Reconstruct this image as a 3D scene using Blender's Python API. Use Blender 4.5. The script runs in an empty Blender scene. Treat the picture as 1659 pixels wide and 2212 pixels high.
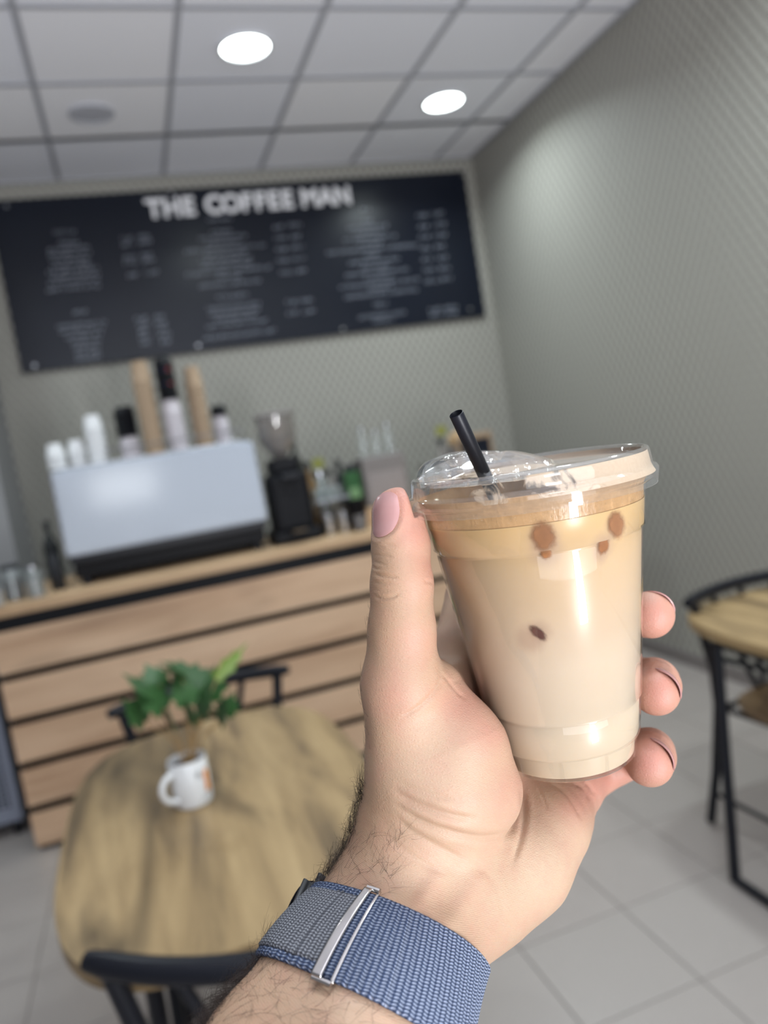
import bpy, bmesh, math, random
import numpy as np
from mathutils import Vector, Matrix
random.seed(7); rng = np.random.default_rng(7)
PI = math.pi
sc = bpy.context.scene
COL = sc.collection

# ---------------------------------------------------------------- camera
# world: X along the back wall, Y away from the viewer, Z up; lens at (0, 0, EYE)
EYE = 1.47
FPX, CX, CY = 1668.0, 829.5, 1106.0
AX = np.array([0.93835123, 0.1859055, -0.291438])      # world X, Y, Z axes seen by the lens
AY = np.array([-0.3048169, 0.04733359, -0.95123403])
AZ = np.array([-0.16304483, 0.98142686, 0.10108267])
RW = np.array([AX, AY, AZ])                            # camera -> world
cam = bpy.data.cameras.new('camera'); camo = bpy.data.objects.new('camera', cam); COL.objects.link(camo)
mw = Matrix.Identity(4)
for i in range(3):
    for j in range(3): mw[i][j] = RW[i][j]
mw[2][3] = EYE
camo.matrix_world = mw
cam.sensor_fit = 'HORIZONTAL'; cam.sensor_width = 36.0; cam.lens = 36.0 * FPX / 1659.0
cam.clip_start = 0.02; cam.clip_end = 60
cam.dof.use_dof = True; cam.dof.focus_distance = 0.272; cam.dof.aperture_fstop = 9.4
sc.camera = camo

# ---------------------------------------------------------------- world, light, exposure
w = bpy.data.worlds.new('world'); sc.world = w; w.use_nodes = True
bg = w.node_tree.nodes['Background']; bg.inputs[0].default_value = (0.80, 0.88, 1.0, 1); bg.inputs[1].default_value = 1.0
def area(name, loc, rot, sx, sy, power, color):
    l = bpy.data.lights.new(name, 'AREA'); l.shape = 'RECTANGLE'; l.size = sx; l.size_y = sy
    l.energy = power; l.color = color
    o = bpy.data.objects.new(name, l); COL.objects.link(o); o.location = loc; o.rotation_euler = rot
    return o
# daylight entering by the shop front behind the viewer
area('daylight_window', (0.2, -2.62, 1.75), (PI/2, 0, 0), 3.6, 2.1, 37, (0.94, 0.97, 1.0))
area('daylight_door_pane', (-0.18, -2.60, 2.36), (PI/2, 0, 0), 0.74, 0.40, 6.5, (0.95, 0.98, 1.0))
# added upward fill that brightens the ceiling, narrowed to a streak on the cup
g = area('ceiling_fill_light', (0.62, -2.20, 0.80), (PI/2 + math.radians(50), 0, 0), 0.34, 1.7, 84, (0.95, 0.96, 1.0)); g.data.spread = math.radians(105)
sc.view_settings.view_transform = 'Standard'; sc.view_settings.look = 'None'
sc.view_settings.gamma = 1.0; sc.view_settings.use_curve_mapping = False
sc.view_settings.exposure = 0.0
sc.cycles.max_bounces = 10; sc.cycles.transparent_max_bounces = 24
sc.cycles.caustics_reflective = False; sc.cycles.caustics_refractive = False
sc.cycles.sample_clamp_indirect = 6.0

# ---------------------------------------------------------------- helpers
def lin(c):
    o = []
    for v in c[:3]:
        v = v / 255.0
        o.append(v / 12.92 if v <= 0.04045 else ((v + 0.055) / 1.055) ** 2.4)
    return (o[0], o[1], o[2], 1.0)
class NT:
    def __init__(s, name):
        s.m = bpy.data.materials.new(name); s.m.use_nodes = True; s.t = s.m.node_tree
        s.b = s.t.nodes['Principled BSDF']; s.out = s.t.nodes['Material Output']
    def n(s, typ, **kw):
        nd = s.t.nodes.new(typ)
        for k, v in kw.items():
            if k.startswith('i_'):
                nd.inputs[int(k[2:]) if k[2:].isdigit() else k[2:].replace('_', ' ')].default_value = v
            else: setattr(nd, k, v)
        return nd
    def l(s, a, b): s.t.links.new(a, b)
    def coord(s, kind='Object'): return s.n('ShaderNodeTexCoord').outputs[kind]
    def mapping(s, src, scale=(1, 1, 1), rot=(0, 0, 0), loc=(0, 0, 0)):
        m = s.n('ShaderNodeMapping'); s.l(src, m.inputs[0]); m.inputs[1].default_value = loc
        m.inputs[2].default_value = rot; m.inputs[3].default_value = scale; return m.outputs[0]
    def noise(s, src, scale, detail=4, rough=0.55, dist=0.0):
        n = s.n('ShaderNodeTexNoise'); s.l(src, n.inputs['Vector']); n.inputs['Scale'].default_value = scale
        n.inputs['Detail'].default_value = detail; n.inputs['Roughness'].default_value = rough
        n.inputs['Distortion'].default_value = dist; return n.outputs[0]
    def ramp(s, src, stops, interp='LINEAR'):
        r = s.n('ShaderNodeValToRGB'); s.l(src, r.inputs[0]); r.color_ramp.interpolation = interp
        e = r.color_ramp.elements
        while len(e) < len(stops): e.new(0.5)
        for i, (p, c) in enumerate(stops): e[i].position = p; e[i].color = c if len(c) == 4 else (*c, 1)
        return r.outputs[0]
    def mix(s, fac, a, b, mode='MIX'):
        m = s.n('ShaderNodeMix', data_type='RGBA', blend_type=mode)
        for sock, v in ((m.inputs[0], fac), (m.inputs[6], a), (m.inputs[7], b)):
            if hasattr(v, 'is_output') or isinstance(v, bpy.types.NodeSocket): s.l(v, sock)
            else: sock.default_value = v
        return m.outputs[2]
    def math(s, op, a, b=None, clamp=False):
        m = s.n('ShaderNodeMath', operation=op, use_clamp=clamp)
        for sock, v in ((m.inputs[0], a), (m.inputs[1], b)):
            if v is None: continue
            if isinstance(v, bpy.types.NodeSocket): s.l(v, sock)
            else: sock.default_value = v
        return m.outputs[0]
    def bump(s, h, strength, dist):
        b = s.n('ShaderNodeBump'); b.inputs['Strength'].default_value = strength; b.inputs['Distance'].default_value = dist
        s.l(h, b.inputs['Height']); s.l(b.outputs[0], s.b.inputs['Normal']); return b
    def set(s, **kw):
        for k, v in kw.items():
            k = k.replace('_', ' ')
            if isinstance(v, bpy.types.NodeSocket): s.l(v, s.b.inputs[k])
            else: s.b.inputs[k].default_value = v
        return s
def plain(name, rgb, rough=0.5, metal=0.0, spec=0.5, noise_amt=0.08, nscale=30):
    t = NT(name); c = lin(rgb)
    n = t.noise(t.coord(), nscale, 3)
    d = tuple(v * (1 - noise_amt * 2) for v in c[:3]) + (1,)
    t.set(Base_Color=t.mix(n, d, c), Roughness=rough, Metallic=metal)
    t.b.inputs['Specular IOR Level'].default_value = spec
    return t.m
def clear(name, tint=(1, 1, 1), rough=0.03, glossmin=0.02, ior=1.45, body=0.0, bodycol=(0.9, 0.9, 0.9)):
    """thin clear plastic or glass: see-through with fresnel gloss"""
    t = NT(name)
    tr = t.n('ShaderNodeBsdfTransparent'); tr.inputs[0].default_value = (*tint, 1)
    gl = t.n('ShaderNodeBsdfGlossy'); gl.inputs['Roughness'].default_value = rough; gl.inputs[0].default_value = (1, 1, 1, 1)
    fr = t.n('ShaderNodeFresnel'); gb = t.n('ShaderNodeNewGeometry').outputs['Backfacing']
    t.l(t.math('ADD', t.math('MULTIPLY', gb, 1.0 / ior - ior), ior), fr.inputs[0])
    f2 = t.math('ADD', fr.outputs[0], glossmin, True)
    mx = t.n('ShaderNodeMixShader'); t.l(f2, mx.inputs[0]); t.l(tr.outputs[0], mx.inputs[1]); t.l(gl.outputs[0], mx.inputs[2])
    o = mx.outputs[0]
    if body > 0:
        df = t.n('ShaderNodeBsdfDiffuse'); df.inputs[0].default_value = (*bodycol, 1)
        m2 = t.n('ShaderNodeMixShader'); m2.inputs[0].default_value = body
        t.l(o, m2.inputs[1]); t.l(df.outputs[0], m2.inputs[2]); o = m2.outputs[0]
    t.l(o, t.out.inputs[0]); return t.m

class MB:
    """collects boxes, tubes, lathes and sheets; build() links them as one mesh object"""
    def __init__(s): s.v = []; s.f = []; s.sm = []
    def add(s, vs, fs, smooth=False):
        b = len(s.v); s.v += [tuple(map(float, v)) for v in vs]
        s.f += [tuple(i + b for i in f) for f in fs]; s.sm += [smooth] * len(fs); return s
    def box(s, x0, x1, y0, y1, z0, z1, c=0.0):
        if c <= 0:
            vs = [(x, y, z) for x in (x0, x1) for y in (y0, y1) for z in (z0, z1)]
            return s.add(vs, [(0, 1, 3, 2), (4, 6, 7, 5), (0, 4, 5, 1), (2, 3, 7, 6), (0, 2, 6, 4), (1, 5, 7, 3)])
        bm = bmesh.new(); bmesh.ops.create_cube(bm, size=1)
        for v in bm.verts: v.co = Vector(((x0 + x1) / 2 + v.co.x * (x1 - x0), (y0 + y1) / 2 + v.co.y * (y1 - y0), (z0 + z1) / 2 + v.co.z * (z1 - z0)))
        bmesh.ops.bevel(bm, geom=bm.edges[:], offset=c, segments=2, affect='EDGES', profile=0.6)
        bm.verts.index_update()
        s.add([v.co[:] for v in bm.verts], [tuple(v.index for v in f.verts) for f in bm.faces], False); bm.free(); return s
    def tube(s, pts, r, n=12, closed=False, caps=True):
        pts = [Vector(p) for p in pts]; k = len(pts)
        rs = list(r) if hasattr(r, '__len__') else [r] * k
        base = []; up = None
        for i, p in enumerate(pts):
            if closed: d = (pts[(i + 1) % k] - pts[i - 1]).normalized()
            else: d = (pts[min(i + 1, k - 1)] - pts[max(i - 1, 0)]).normalized()
            if up is None:
                up = Vector((0, 0, 1)) if abs(d.z) < 0.9 else Vector((1, 0, 0))
            a = d.cross(up).normalized(); b = a.cross(d).normalized(); up = b
            for j in range(n):
                t = 2 * PI * j / n; base.append(p + (a * math.cos(t) + b * math.sin(t)) * rs[i])
        fs = []
        for i in range(k if closed else k - 1):
            for j in range(n):
                i2 = (i + 1) % k
                fs.append((i * n + j, i * n + (j + 1) % n, i2 * n + (j + 1) % n, i2 * n + j))
        s.add(base, fs, True)
        if caps and not closed: s.add([b for b in base[:n]], [tuple(range(n))[::-1]]); s.add([b for b in base[-n:]], [tuple(range(n))])
        return s
    def lathe(s, prof, n=32, c=(0, 0, 0), a0=0.0, a1=2 * PI, smooth=True, closed=False):
        full = abs(a1 - a0 - 2 * PI) < 1e-6; m = n if full else n + 1
        vs = []
        for (r, z) in prof:
            for j in range(m):
                t = a0 + (a1 - a0) * j / n; vs.append((c[0] + r * math.cos(t), c[1] + r * math.sin(t), c[2] + z))
        fs = []; P = len(prof)
        for i in range(P if closed else P - 1):
            i2 = (i + 1) % P
            for j in range(n): fs.append((i * m + j, i * m + (j + 1) % m, i2 * m + (j + 1) % m, i2 * m + j))
        return s.add(vs, fs, smooth)
    def prism(s, poly, z0, z1):
        n = len(poly)
        vs = [(x, y, z0) for x, y in poly] + [(x, y, z1) for x, y in poly]
        return s.add(vs, [tuple(range(n))[::-1], tuple(range(n, 2 * n))] + [(i, (i + 1) % n, n + (i + 1) % n, n + i) for i in range(n)])
    def build(s, name, mat, parent=None, M=None, sharp=0.7):
        me = bpy.data.meshes.new(name); me.from_pydata(s.v, [], s.f); me.validate(); me.update()
        if any(s.sm):
            me.polygons.foreach_set('use_smooth', s.sm)
            try: me.set_sharp_from_angle(angle=sharp)
            except Exception: pass
        if M is not None: me.transform(M)
        return link(name, me, mat, parent)
def link(name, me, mat, parent=None):
    if mat is not None and not me.materials: me.materials.append(mat)
    o = bpy.data.objects.new(name, me); COL.objects.link(o)
    if parent is not None: o.parent = parent
    return o
def thing(name, label, cat, loc=(0, 0, 0), rz=0.0, group=None):
    o = bpy.data.objects.new(name, None); COL.objects.link(o); o.empty_display_size = 0.05
    o.location = loc; o.rotation_euler = (0, 0, rz); tag(o, label, cat, group); return o
def tag(o, label, cat, group=None):
    o['label'] = label; o['category'] = cat
    if group: o['group'] = group
    return o
def struct(o): o['kind'] = 'structure'; return o
def copy_tree(o, parent=None):
    c = o.copy(); COL.objects.link(c)
    if parent is not None: c.parent = parent
    for ch in list(o.children): copy_tree(ch, c)
    return c
def at_y(px, py, y):          # the point of the plane Y = y seen in that direction
    r = RW @ np.array([px - CX, CY - py, -FPX]) / FPX
    r = r * y / r[1]; return (r[0], r[1], r[2] + EYE)
# ================================================================ materials
M = {}
def wood(name, c_light, c_mid, c_dark, axis='X', scale=1.0, knots=0.5, rough=0.5, contrast=1.0):
    t = NT(name); co = t.coord()
    geo = t.n('ShaderNodeObjectInfo').outputs['Random']
    off = t.n('ShaderNodeVectorMath', operation='ADD'); t.l(co, off.inputs[0])
    sv = t.n('ShaderNodeCombineXYZ'); t.l(t.math('MULTIPLY', geo, 17.0), sv.inputs[0]); t.l(t.math('MULTIPLY', geo, 31.0), sv.inputs[1]); t.l(t.math('MULTIPLY', geo, 9.0), sv.inputs[2])
    t.l(sv.outputs[0], off.inputs[1]); co = off.outputs[0]
    st = {'X': (0.10, 1, 1), 'Y': (1, 0.10, 1)}[axis]
    m = t.mapping(co, tuple(v * scale for v in st))
    n1 = t.noise(m, 9, 5, 0.6, 0.6); n2 = t.noise(m, 60, 4, 0.65)
    broad = t.noise(t.mapping(co, tuple(v * scale for v in ({'X': (0.25, 1, 1), 'Y': (1, 0.25, 1)}[axis]))), 3.2, 3, 0.5, 1.2)
    col = t.ramp(n1, [(0.30, lin(c_dark)), (0.5, lin(c_mid)), (0.72, lin(c_light))])
    col = t.mix(t.math('MULTIPLY', n2, 0.30), col, lin(c_dark), 'MIX')
    k = t.ramp(broad, [(0.56, (0, 0, 0, 1)), (0.72, (1, 1, 1, 1))])
    col = t.mix(t.math('MULTIPLY', k, knots), col, lin(tuple(v * 0.50 for v in c_dark)))
    t.set(Base_Color=col, Roughness=rough); t.b.inputs['Specular IOR Level'].default_value = 0.35
    t.bump(n2, 0.12, 0.002); return t.m
M['plank'] = wood('light_oak_plank', (232, 200, 168), (216, 182, 150), (186, 150, 120), 'X', 1.0, 0.34)
M['worktop'] = wood('oak_worktop', (226, 194, 156), (206, 174, 138), (178, 146, 112), 'X', 1.0, 0.25, 0.45)
M['tabletop'] = wood('rustic_oak_tabletop', (192, 165, 122), (164, 138, 99), (96, 79, 58), 'Y', 1.3, 0.85, 0.42)
M['seat'] = wood('brown_wood_seat', (176, 146, 110), (146, 118, 86), (104, 80, 56), 'Y', 1.6, 0.4, 0.4)
M['black'] = plain('black_metal', (20, 22, 30), 0.40, 0.0, 0.32, 0.05)
M['blackpl'] = plain('black_plastic', (13, 14, 20), 0.5, 0.0, 0.2, 0.05)
M['darkgap'] = plain('black_backing_panel', (12, 12, 15), 0.8, 0.0, 0.1)
M['white'] = plain('white_ceramic', (226, 228, 230), 0.25, 0, 0.5, 0.02)
M['machine'] = plain('white_enamel_panel', (172, 180, 193), 0.12, 0, 0.6, 0.01)
M['steel'] = plain('brushed_steel', (186, 188, 192), 0.22, 1.0, 0.5, 0.04, 80)
M['kraft'] = plain('kraft_paper', (166, 144, 120), 0.75, 0, 0.3, 0.06, 60)
M['paper_cup'] = plain('pale_paper_cup', (205, 200, 206), 0.6, 0, 0.3, 0.03)
M['greypl'] = plain('grey_plastic', (130, 124, 122), 0.5, 0, 0.4, 0.05)
M['green'] = plain('green_package', (36, 92, 42), 0.5, 0, 0.4, 0.10)
M['yellow'] = plain('yellow_tag', (142, 144, 72), 0.6, 0, 0.3)
M['red'] = plain('red_mark', (190, 60, 60), 0.5); M['blue'] = plain('blue_mark', (70, 90, 190), 0.5)
M['glass'] = clear('clear_glass', (0.93, 0.95, 0.95), 0.04, 0.03, 1.45, 0.10, (0.75, 0.8, 0.8))
M['smoke'] = clear('smoked_hopper_glass', (0.75, 0.73, 0.70), 0.05, 0.10, 1.5, 0.25, (0.55, 0.52, 0.5))
M['beans'] = plain('roasted_beans', (52, 28, 22), 0.45, 0, 0.5, 0.3, 160)
M['soil'] = plain('dark_soil', (58, 40, 32), 0.95, 0, 0.1, 0.3, 200)
M['leaf'] = plain('green_leaf', (58, 98, 52), 0.42, 0, 0.5, 0.22, 40)
M['leaf2'] = plain('yellow_green_leaf', (112, 140, 48), 0.42, 0, 0.5, 0.15, 40)
M['stem'] = plain('pale_brown_stem', (168, 138, 96), 0.7)
M['orange'] = plain('orange_print', (232, 140, 20), 0.35)
M['chalk'] = plain('chalk_white_print', (246, 246, 250), 0.7, 0, 0.2, 0.02)
M['menudim'] = plain('grey_white_print', (160, 165, 178), 0.7, 0, 0.2, 0.02)
M['rail'] = plain('grey_ceiling_rail', (172, 174, 182), 0.6, 0, 0.3, 0.02)
M['paint'] = plain('grey_wall_paint', (150, 150, 151), 0.8, 0, 0.2, 0.03, 6)
M['cabinet'] = plain('pale_grey_cabinet_metal', (150, 156, 172), 0.4, 0, 0.4, 0.03)
M['grout'] = plain('floor_grout', (104, 98, 94), 0.9, 0, 0.2, 0.06)
# menu board, satin navy black
t = NT('satin_navy_board'); n = t.noise(t.coord(), 4, 3)
t.set(Base_Color=t.mix(n, lin((13, 18, 31)), lin((17, 24, 38))), Roughness=0.28); t.b.inputs['Specular IOR Level'].default_value = 0.32
M['board'] = t.m
# ceiling tile
t = NT('mineral_ceiling_tile'); oi = t.n('ShaderNodeObjectInfo').outputs['Random']
n = t.noise(t.coord(), 90, 4, 0.7)
t.set(Base_Color=t.mix(oi, lin((238, 240, 249)), lin((248, 248, 253))), Roughness=0.85); t.b.inputs['Specular IOR Level'].default_value = 0.2
t.bump(n, 0.15, 0.002); M['ceil'] = t.m
# floor tile
t = NT('grey_floor_tile'); oi = t.n('ShaderNodeObjectInfo').outputs['Random']
n = t.noise(t.coord(), 5, 5, 0.6); base = t.mix(n, lin((152, 144, 139)), lin((169, 161, 156)))
t.set(Base_Color=t.mix(oi, base, lin((161, 154, 149))), Roughness=0.34); t.b.inputs['Specular IOR Level'].default_value = 0.4
t.bump(t.noise(t.coord(), 40, 3), 0.03, 0.002); M['tile'] = t.m
# quilted diamond wallpaper: u, v chosen per wall
def wallpaper(name, horiz, k=1.0):
    t = NT(name); co = t.coord(); sp = t.n('ShaderNodeSeparateXYZ'); t.l(co, sp.inputs[0])
    u = sp.outputs[horiz]; v = sp.outputs['Z']
    a = t.math('MULTIPLY', u, PI / 0.052); b = t.math('MULTIPLY', v, PI / 0.085)
    s1 = t.math('ABSOLUTE', t.math('SINE', t.math('ADD', a, b))); s2 = t.math('ABSOLUTE', t.math('SINE', t.math('SUBTRACT', a, b)))
    h = t.math('POWER', t.math('MULTIPLY', s1, s2), 0.75)
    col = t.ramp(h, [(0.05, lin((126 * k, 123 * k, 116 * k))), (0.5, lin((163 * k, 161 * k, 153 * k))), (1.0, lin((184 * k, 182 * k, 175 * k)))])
    fine = t.noise(t.coord(), 160, 3, 0.7)
    col = t.mix(t.math('MULTIPLY', fine, 0.25), col, lin((128, 128, 118)))
    t.set(Base_Color=col, Roughness=0.55); t.b.inputs['Specular IOR Level'].default_value = 0.35
    t.bump(h, 0.45, 0.005); return t.m
M['wpx'] = wallpaper('quilted_wallpaper_back', 'X'); M['wpy'] = wallpaper('quilted_wallpaper_side_lit', 'Y', 1.04)  # same paper on both walls; the side wall's stronger light is in its colour

# ================================================================ room
RX, LX, BY, FY, CZ = 2.557, -2.7, 4.97, -2.7, 1.75 + EYE
struct(MB().box(LX - .1, RX + .1, BY, BY + .12, -.05, CZ + .1).build('wall_back', M['wpx']))
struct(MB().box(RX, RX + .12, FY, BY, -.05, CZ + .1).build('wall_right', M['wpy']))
struct(MB().box(LX - .12, LX, FY, BY, -.05, CZ + .1).build('wall_left', M['paint']))
struct(MB().box(LX, -0.655, 4.32, BY, 0, CZ).build('wall_partition', M['paint']))
# shop front wall behind the viewer with a wide glazed opening
fw = MB(); fw.box(LX, -1.7, FY - .12, FY, -.05, CZ + .1); fw.box(2.1, RX, FY - .12, FY, -.05, CZ + .1)
fw.box(-1.7, 2.1, FY - .12, FY, 2.85, CZ + .1); fw.box(-1.7, 2.1, FY - .12, FY, -.05, 0.65)
struct(fw.build('wall_front', M['paint']))
wf = MB()
for x in (-1.7, -0.45, 0.8, 2.05): wf.box(x, x + .05, FY - .1, FY - .04, .65, 2.85)
wf.box(-1.7, 2.1, FY - .1, FY - .04, .65, .70); wf.box(-1.7, 2.1, FY - .1, FY - .04, 2.80, 2.85)
struct(wf.build('window_1', M['white']))
# floor: recessed grout bed and separate tiles
fl = struct(MB().box(LX, RX, FY, BY, -.06, -.004).build('floor', M['grout']))
TP = 0.334; tm = None; cnt = 0
for i in range(-9, 9):
    for j in range(-1, 15):
        x0 = 1.09 + (i - 1) * TP - TP; y0 = 1.204 + (j - 2) * TP
        if y0 > BY or x0 > RX or x0 + TP < -1.7: continue
        x1 = min(x0 + TP - .003, RX - .001); y1 = min(y0 + TP - .003, BY - .001)
        full = (x1 == x0 + TP - .003 and y1 == y0 + TP - .003)
        if full and tm is not None: o = link('floor_tile', tm, None, fl)
        else:
            o = MB().box(0, x1 - x0, 0, y1 - y0, -.0045, 0, .0012).build('floor_tile', M['tile'], fl)
            if full: tm = o.data
        o.location = (x0, y0, 0); cnt += 1
fs = MB()
for i in range(-13, 9):
    for j in range(-11, 15):
        x0 = 1.09 + (i - 1) * TP - TP; y0 = 1.204 + (j - 2) * TP
        if x0 > RX or y0 > BY or y0 + TP < FY or x0 + TP < LX: continue
        if -9 <= i < 9 and -1 <= j < 15 and x0 + TP >= -1.7: continue
        fs.box(max(x0, LX), min(x0 + TP - .003, RX), max(y0, FY), min(y0 + TP - .003, BY), -.004, 0)
o = fs.build('tile_field', M['tile'], fl); o['kind'] = 'stuff'
# ceiling: rails and separate tiles
ce = struct(MB().box(LX, RX, FY, BY, CZ + .02, CZ + .1).build('ceiling', M['rail']))
GX, GY, GP = 0.490, 3.79, 0.597
LAMPS = [(0.790, 3.485), (1.983, 4.085)]; SPK = (0.12, 4.085)
xs = [GX + k * GP for k in range(-6, 5)]; ys = [GY + k * GP for k in range(-11, 4)]
tm = None
for x0 in xs:
    for y0 in ys:
        if x0 >= RX - .02 or y0 >= BY - .02 or x0 + GP <= LX or y0 + GP <= FY: continue
        xa = max(x0 + .012, LX + .002); xb = min(x0 + GP - .012, RX - .002); ya = max(y0 + .012, FY + .002); yb = min(y0 + GP - .012, BY - .002)
        full = abs(xb - xa - GP + .024) < 1e-6 and abs(yb - ya - GP + .024) < 1e-6
        if xb - xa < .02 or yb - ya < .02: continue
        if full and tm is not None: o = link('ceiling_tile', tm, None, ce)
        else:
            o = MB().box(0, xb - xa, 0, yb - ya, 0, .018, .004).build('ceiling_tile', M['ceil'], ce)
            if full: tm = o.data
        o.location = (xa, ya, CZ + .006)
for x in xs:
    if LX < x < RX: MB().box(x - .012, x + .012, FY, BY, CZ, CZ + .021).build('ceiling_rail', M['rail'], ce)
for y in ys + [GY + 2 * GP - GP]:
    if FY < y < BY: MB().box(LX, RX, y - .012, y + .012, CZ + .0004, CZ + .0206).build('ceiling_rail', M['rail'], ce)
MB().box(RX - .022, RX, FY, BY, CZ - .002, CZ + .02).build('edge_rail', M['rail'], ce)
MB().box(LX, RX, BY - .022, BY, CZ - .002, CZ + .02).build('edge_rail', M['rail'], ce)
# recessed round downlights
em = NT('lit_lamp_diffuser'); e = em.n('ShaderNodeEmission'); e.inputs[0].default_value = (0.90, 1.0, 0.98, 1); e.inputs[1].default_value = 14
em.l(e.outputs[0], em.out.inputs[0])
def downlight(x, y, label, grp):
    t = thing('ceiling_lamp', label, 'ceiling lamp', (x, y, CZ), 0, grp)
    MB().lathe([(.108, .006), (.116, .002), (.118, -.006), (.112, -.010), (.104, -.008), (.103, .004)], 48).build('trim_ring', M['white'], t)
    MB().lathe([(0.0005, -.004), (.06, -.004), (.104, -.002)], 48).build('diffuser', em.m, t)
    l = bpy.data.lights.new('lamp_light', 'AREA'); l.shape = 'DISK'; l.size = .19; l.energy = 12.5; l.color = (0.86, 0.97, 1.0); l.spread = 2.6
    lo = bpy.data.objects.new('lamp_light', l); COL.objects.link(lo); lo.parent = t; lo.location = (0, 0, -.014)
    return t
downlight(*LAMPS[0], 'bright round ceiling lamp in the tile above the sign middle', 'round ceiling lamps')
downlight(*LAMPS[1], 'bright round ceiling lamp near the right patterned wall', 'round ceiling lamps')
downlight(0.79, 0.50, 'round ceiling lamp above the near wooden table', 'round ceiling lamps')
downlight(-1.01, 3.485, 'round ceiling lamp far left outside the picture', 'round ceiling lamps')
downlight(1.98, 1.7, 'round ceiling lamp above the wooden table by the patterned wall', 'round ceiling lamps')
downlight(1.98, 0.50, 'added unseen round ceiling lamp brightening the patterned wall, furthest from the bar', 'round ceiling lamps')  # extra lamp out of view, added to brighten the right wall
sp = thing('ceiling_speaker', 'unlit round grey ceiling speaker left of the bright lamp', 'speaker', (SPK[0], SPK[1], CZ))
MB().lathe([(.098, .006), (.106, .001), (.106, -.008), (.096, -.010), (.094, -.004)], 40).build('trim_ring', plain('pale_ring', (196, 198, 206), .6), sp)
g = MB(); g.lathe([(.0005, -.007), (.05, -.0065), (.095, -.004)], 40)
g.build('grille', plain('grey_speaker_mesh', (206, 208, 218), 0.6, 0, 0.3, 0.2, 300), sp)
struct(MB().box(RX - .014, RX, FY, BY, 0, .07).build('baseboard_right', M['greypl']))

# ================================================================ menu board
bx0, bx1, bz0, bz1, byf = -0.515, 2.475, 0.678 + EYE, 1.657 + EYE, BY - .03
mbd = thing('menu_board', 'long dark navy menu board with white lettering on the back wall', 'menu board', ((bx0 + bx1) / 2, BY - .015, (bz0 + bz1) / 2))
MI = Matrix.Translation((-(bx0 + bx1) / 2, -(BY - .015), -(bz0 + bz1) / 2))
MB().box(bx0, bx1, byf, BY - .004, bz0, bz1, .003).build('panel', M['board'], mbd, MI)
def bpt(px, py): p = at_y(px, py, byf); return p[0], p[2]
k = 0
for (px, py) in [(14, 446), (1000, 380), (75, 790), (428, 747), (740, 711), (1015, 668), (370, 418)]:
    x, z = bpt(px, py); b = MB(); b.lathe([(.0005, .010), (.010, .010), (.014, .004), (.014, 0)], 20)
    b.build('standoff_cap', M['steel'], mbd, MI @ Matrix.Translation((x, byf, z)) @ Matrix.Rotation(PI / 2, 4, 'X'))
# the shop title, cut from letter shapes
def letters(txt, size, x, z, mat, name, extr=.002, bold=.0, spacing=1.0, align='CENTER', font_off=0):
    cu = bpy.data.curves.new(name, 'FONT'); cu.body = txt; cu.size = size; cu.extrude = extr; cu.offset = bold
    cu.align_x = align; cu.align_y = 'CENTER'; cu.space_character = spacing; cu.resolution_u = 3
    tmp = bpy.data.objects.new(name, cu); COL.objects.link(tmp)
    dg = bpy.context.evaluated_depsgraph_get(); me = bpy.data.meshes.new_from_object(tmp.evaluated_get(dg))
    bpy.data.objects.remove(tmp); bpy.data.curves.remove(cu)
    me.transform(MI @ Matrix.Translation((x, byf - extr, z)) @ Matrix.Rotation(PI / 2, 4, 'X'))
    me.materials.clear(); return link(name, me, mat, mbd)
x, z = bpt(540, 437)
tpos = [('T', .395), ('H', .500), ('E', .600), ('C', .752), ('O', .862), ('F', .960), ('F', 1.045), ('E', 1.130), ('E', 1.218), ('M', 1.365), ('A', 1.475), ('N', 1.585)]
for ch, lx in tpos: letters(ch, .152, lx, z - .004, M['chalk'], 'letter', .002, .0062, 1.0)
# menu rows: unreadably small print, each row a line of tiny strokes
def row(px, py, wpx, mat, h=.020, blocks=None):
    x, z = bpt(px, py); x0, _ = bpt(px - wpx / 2, py); x1, _ = bpt(px + wpx / 2, py)
    m = MB(); X = x0
    while X < x1 - .004:
        wl = random.uniform(.3, .75) * h
        kind = random.random(); y0, y1 = byf - .0012, byf
        if kind < .35: m.box(X, X + wl * .35, y0, y1, z - h * .5, z + h * .5); m.box(X, X + wl, y0, y1, z + h * .28, z + h * .5)
        elif kind < .7: m.box(X, X + wl, y0, y1, z - h * .5, z - h * .28); m.box(X + wl * .6, X + wl, y0, y1, z - h * .5, z + h * .4)
        else: m.box(X, X + wl * .3, y0, y1, z - h * .5, z + h * .5); m.box(X + wl * .3, X + wl, y0, y1, z - h * .1, z + h * .1)
        X += wl + h * .22
        if random.random() < .14: X += h * .5
    m.build('menu_row', mat, mbd, MI)['kind'] = 'stuff'
R1 = [(139, 501, 44), (146, 524, 40), (148, 537, 92), (150, 549, 90), (152, 561, 84), (155, 573, 92), (158, 584, 112), (163, 596, 108), (160, 608, 112), (158, 622, 118),
      (172, 674, 30), (175, 700, 104), (178, 712, 100), (181, 725, 80), (185, 738, 62), (188, 750, 60), (190, 762, 58), (191, 773, 56),
      (474, 474, 50), (480, 500, 48), (482, 512, 106), (484, 524, 76), (485, 536, 176), (487, 548, 88), (489, 560, 116), (491, 572, 110), (494, 585, 190), (496, 597, 54), (498, 612, 138),
      (502, 639, 66), (505, 661, 118), (508, 674, 112), (510, 686, 94), (513, 699, 134), (520, 722, 160),
      (791, 452, 20), (794, 477, 18), (796, 490, 90), (798, 502, 60), (800, 514, 118), (802, 526, 50), (804, 538, 198), (806, 551, 36), (808, 563, 112), (812, 577, 66), (815, 588, 140), (817, 600, 60), (820, 612, 172), (822, 622, 50), (824, 634, 160),
      (823, 657, 30), (826, 680, 104), (829, 692, 44)]
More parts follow.
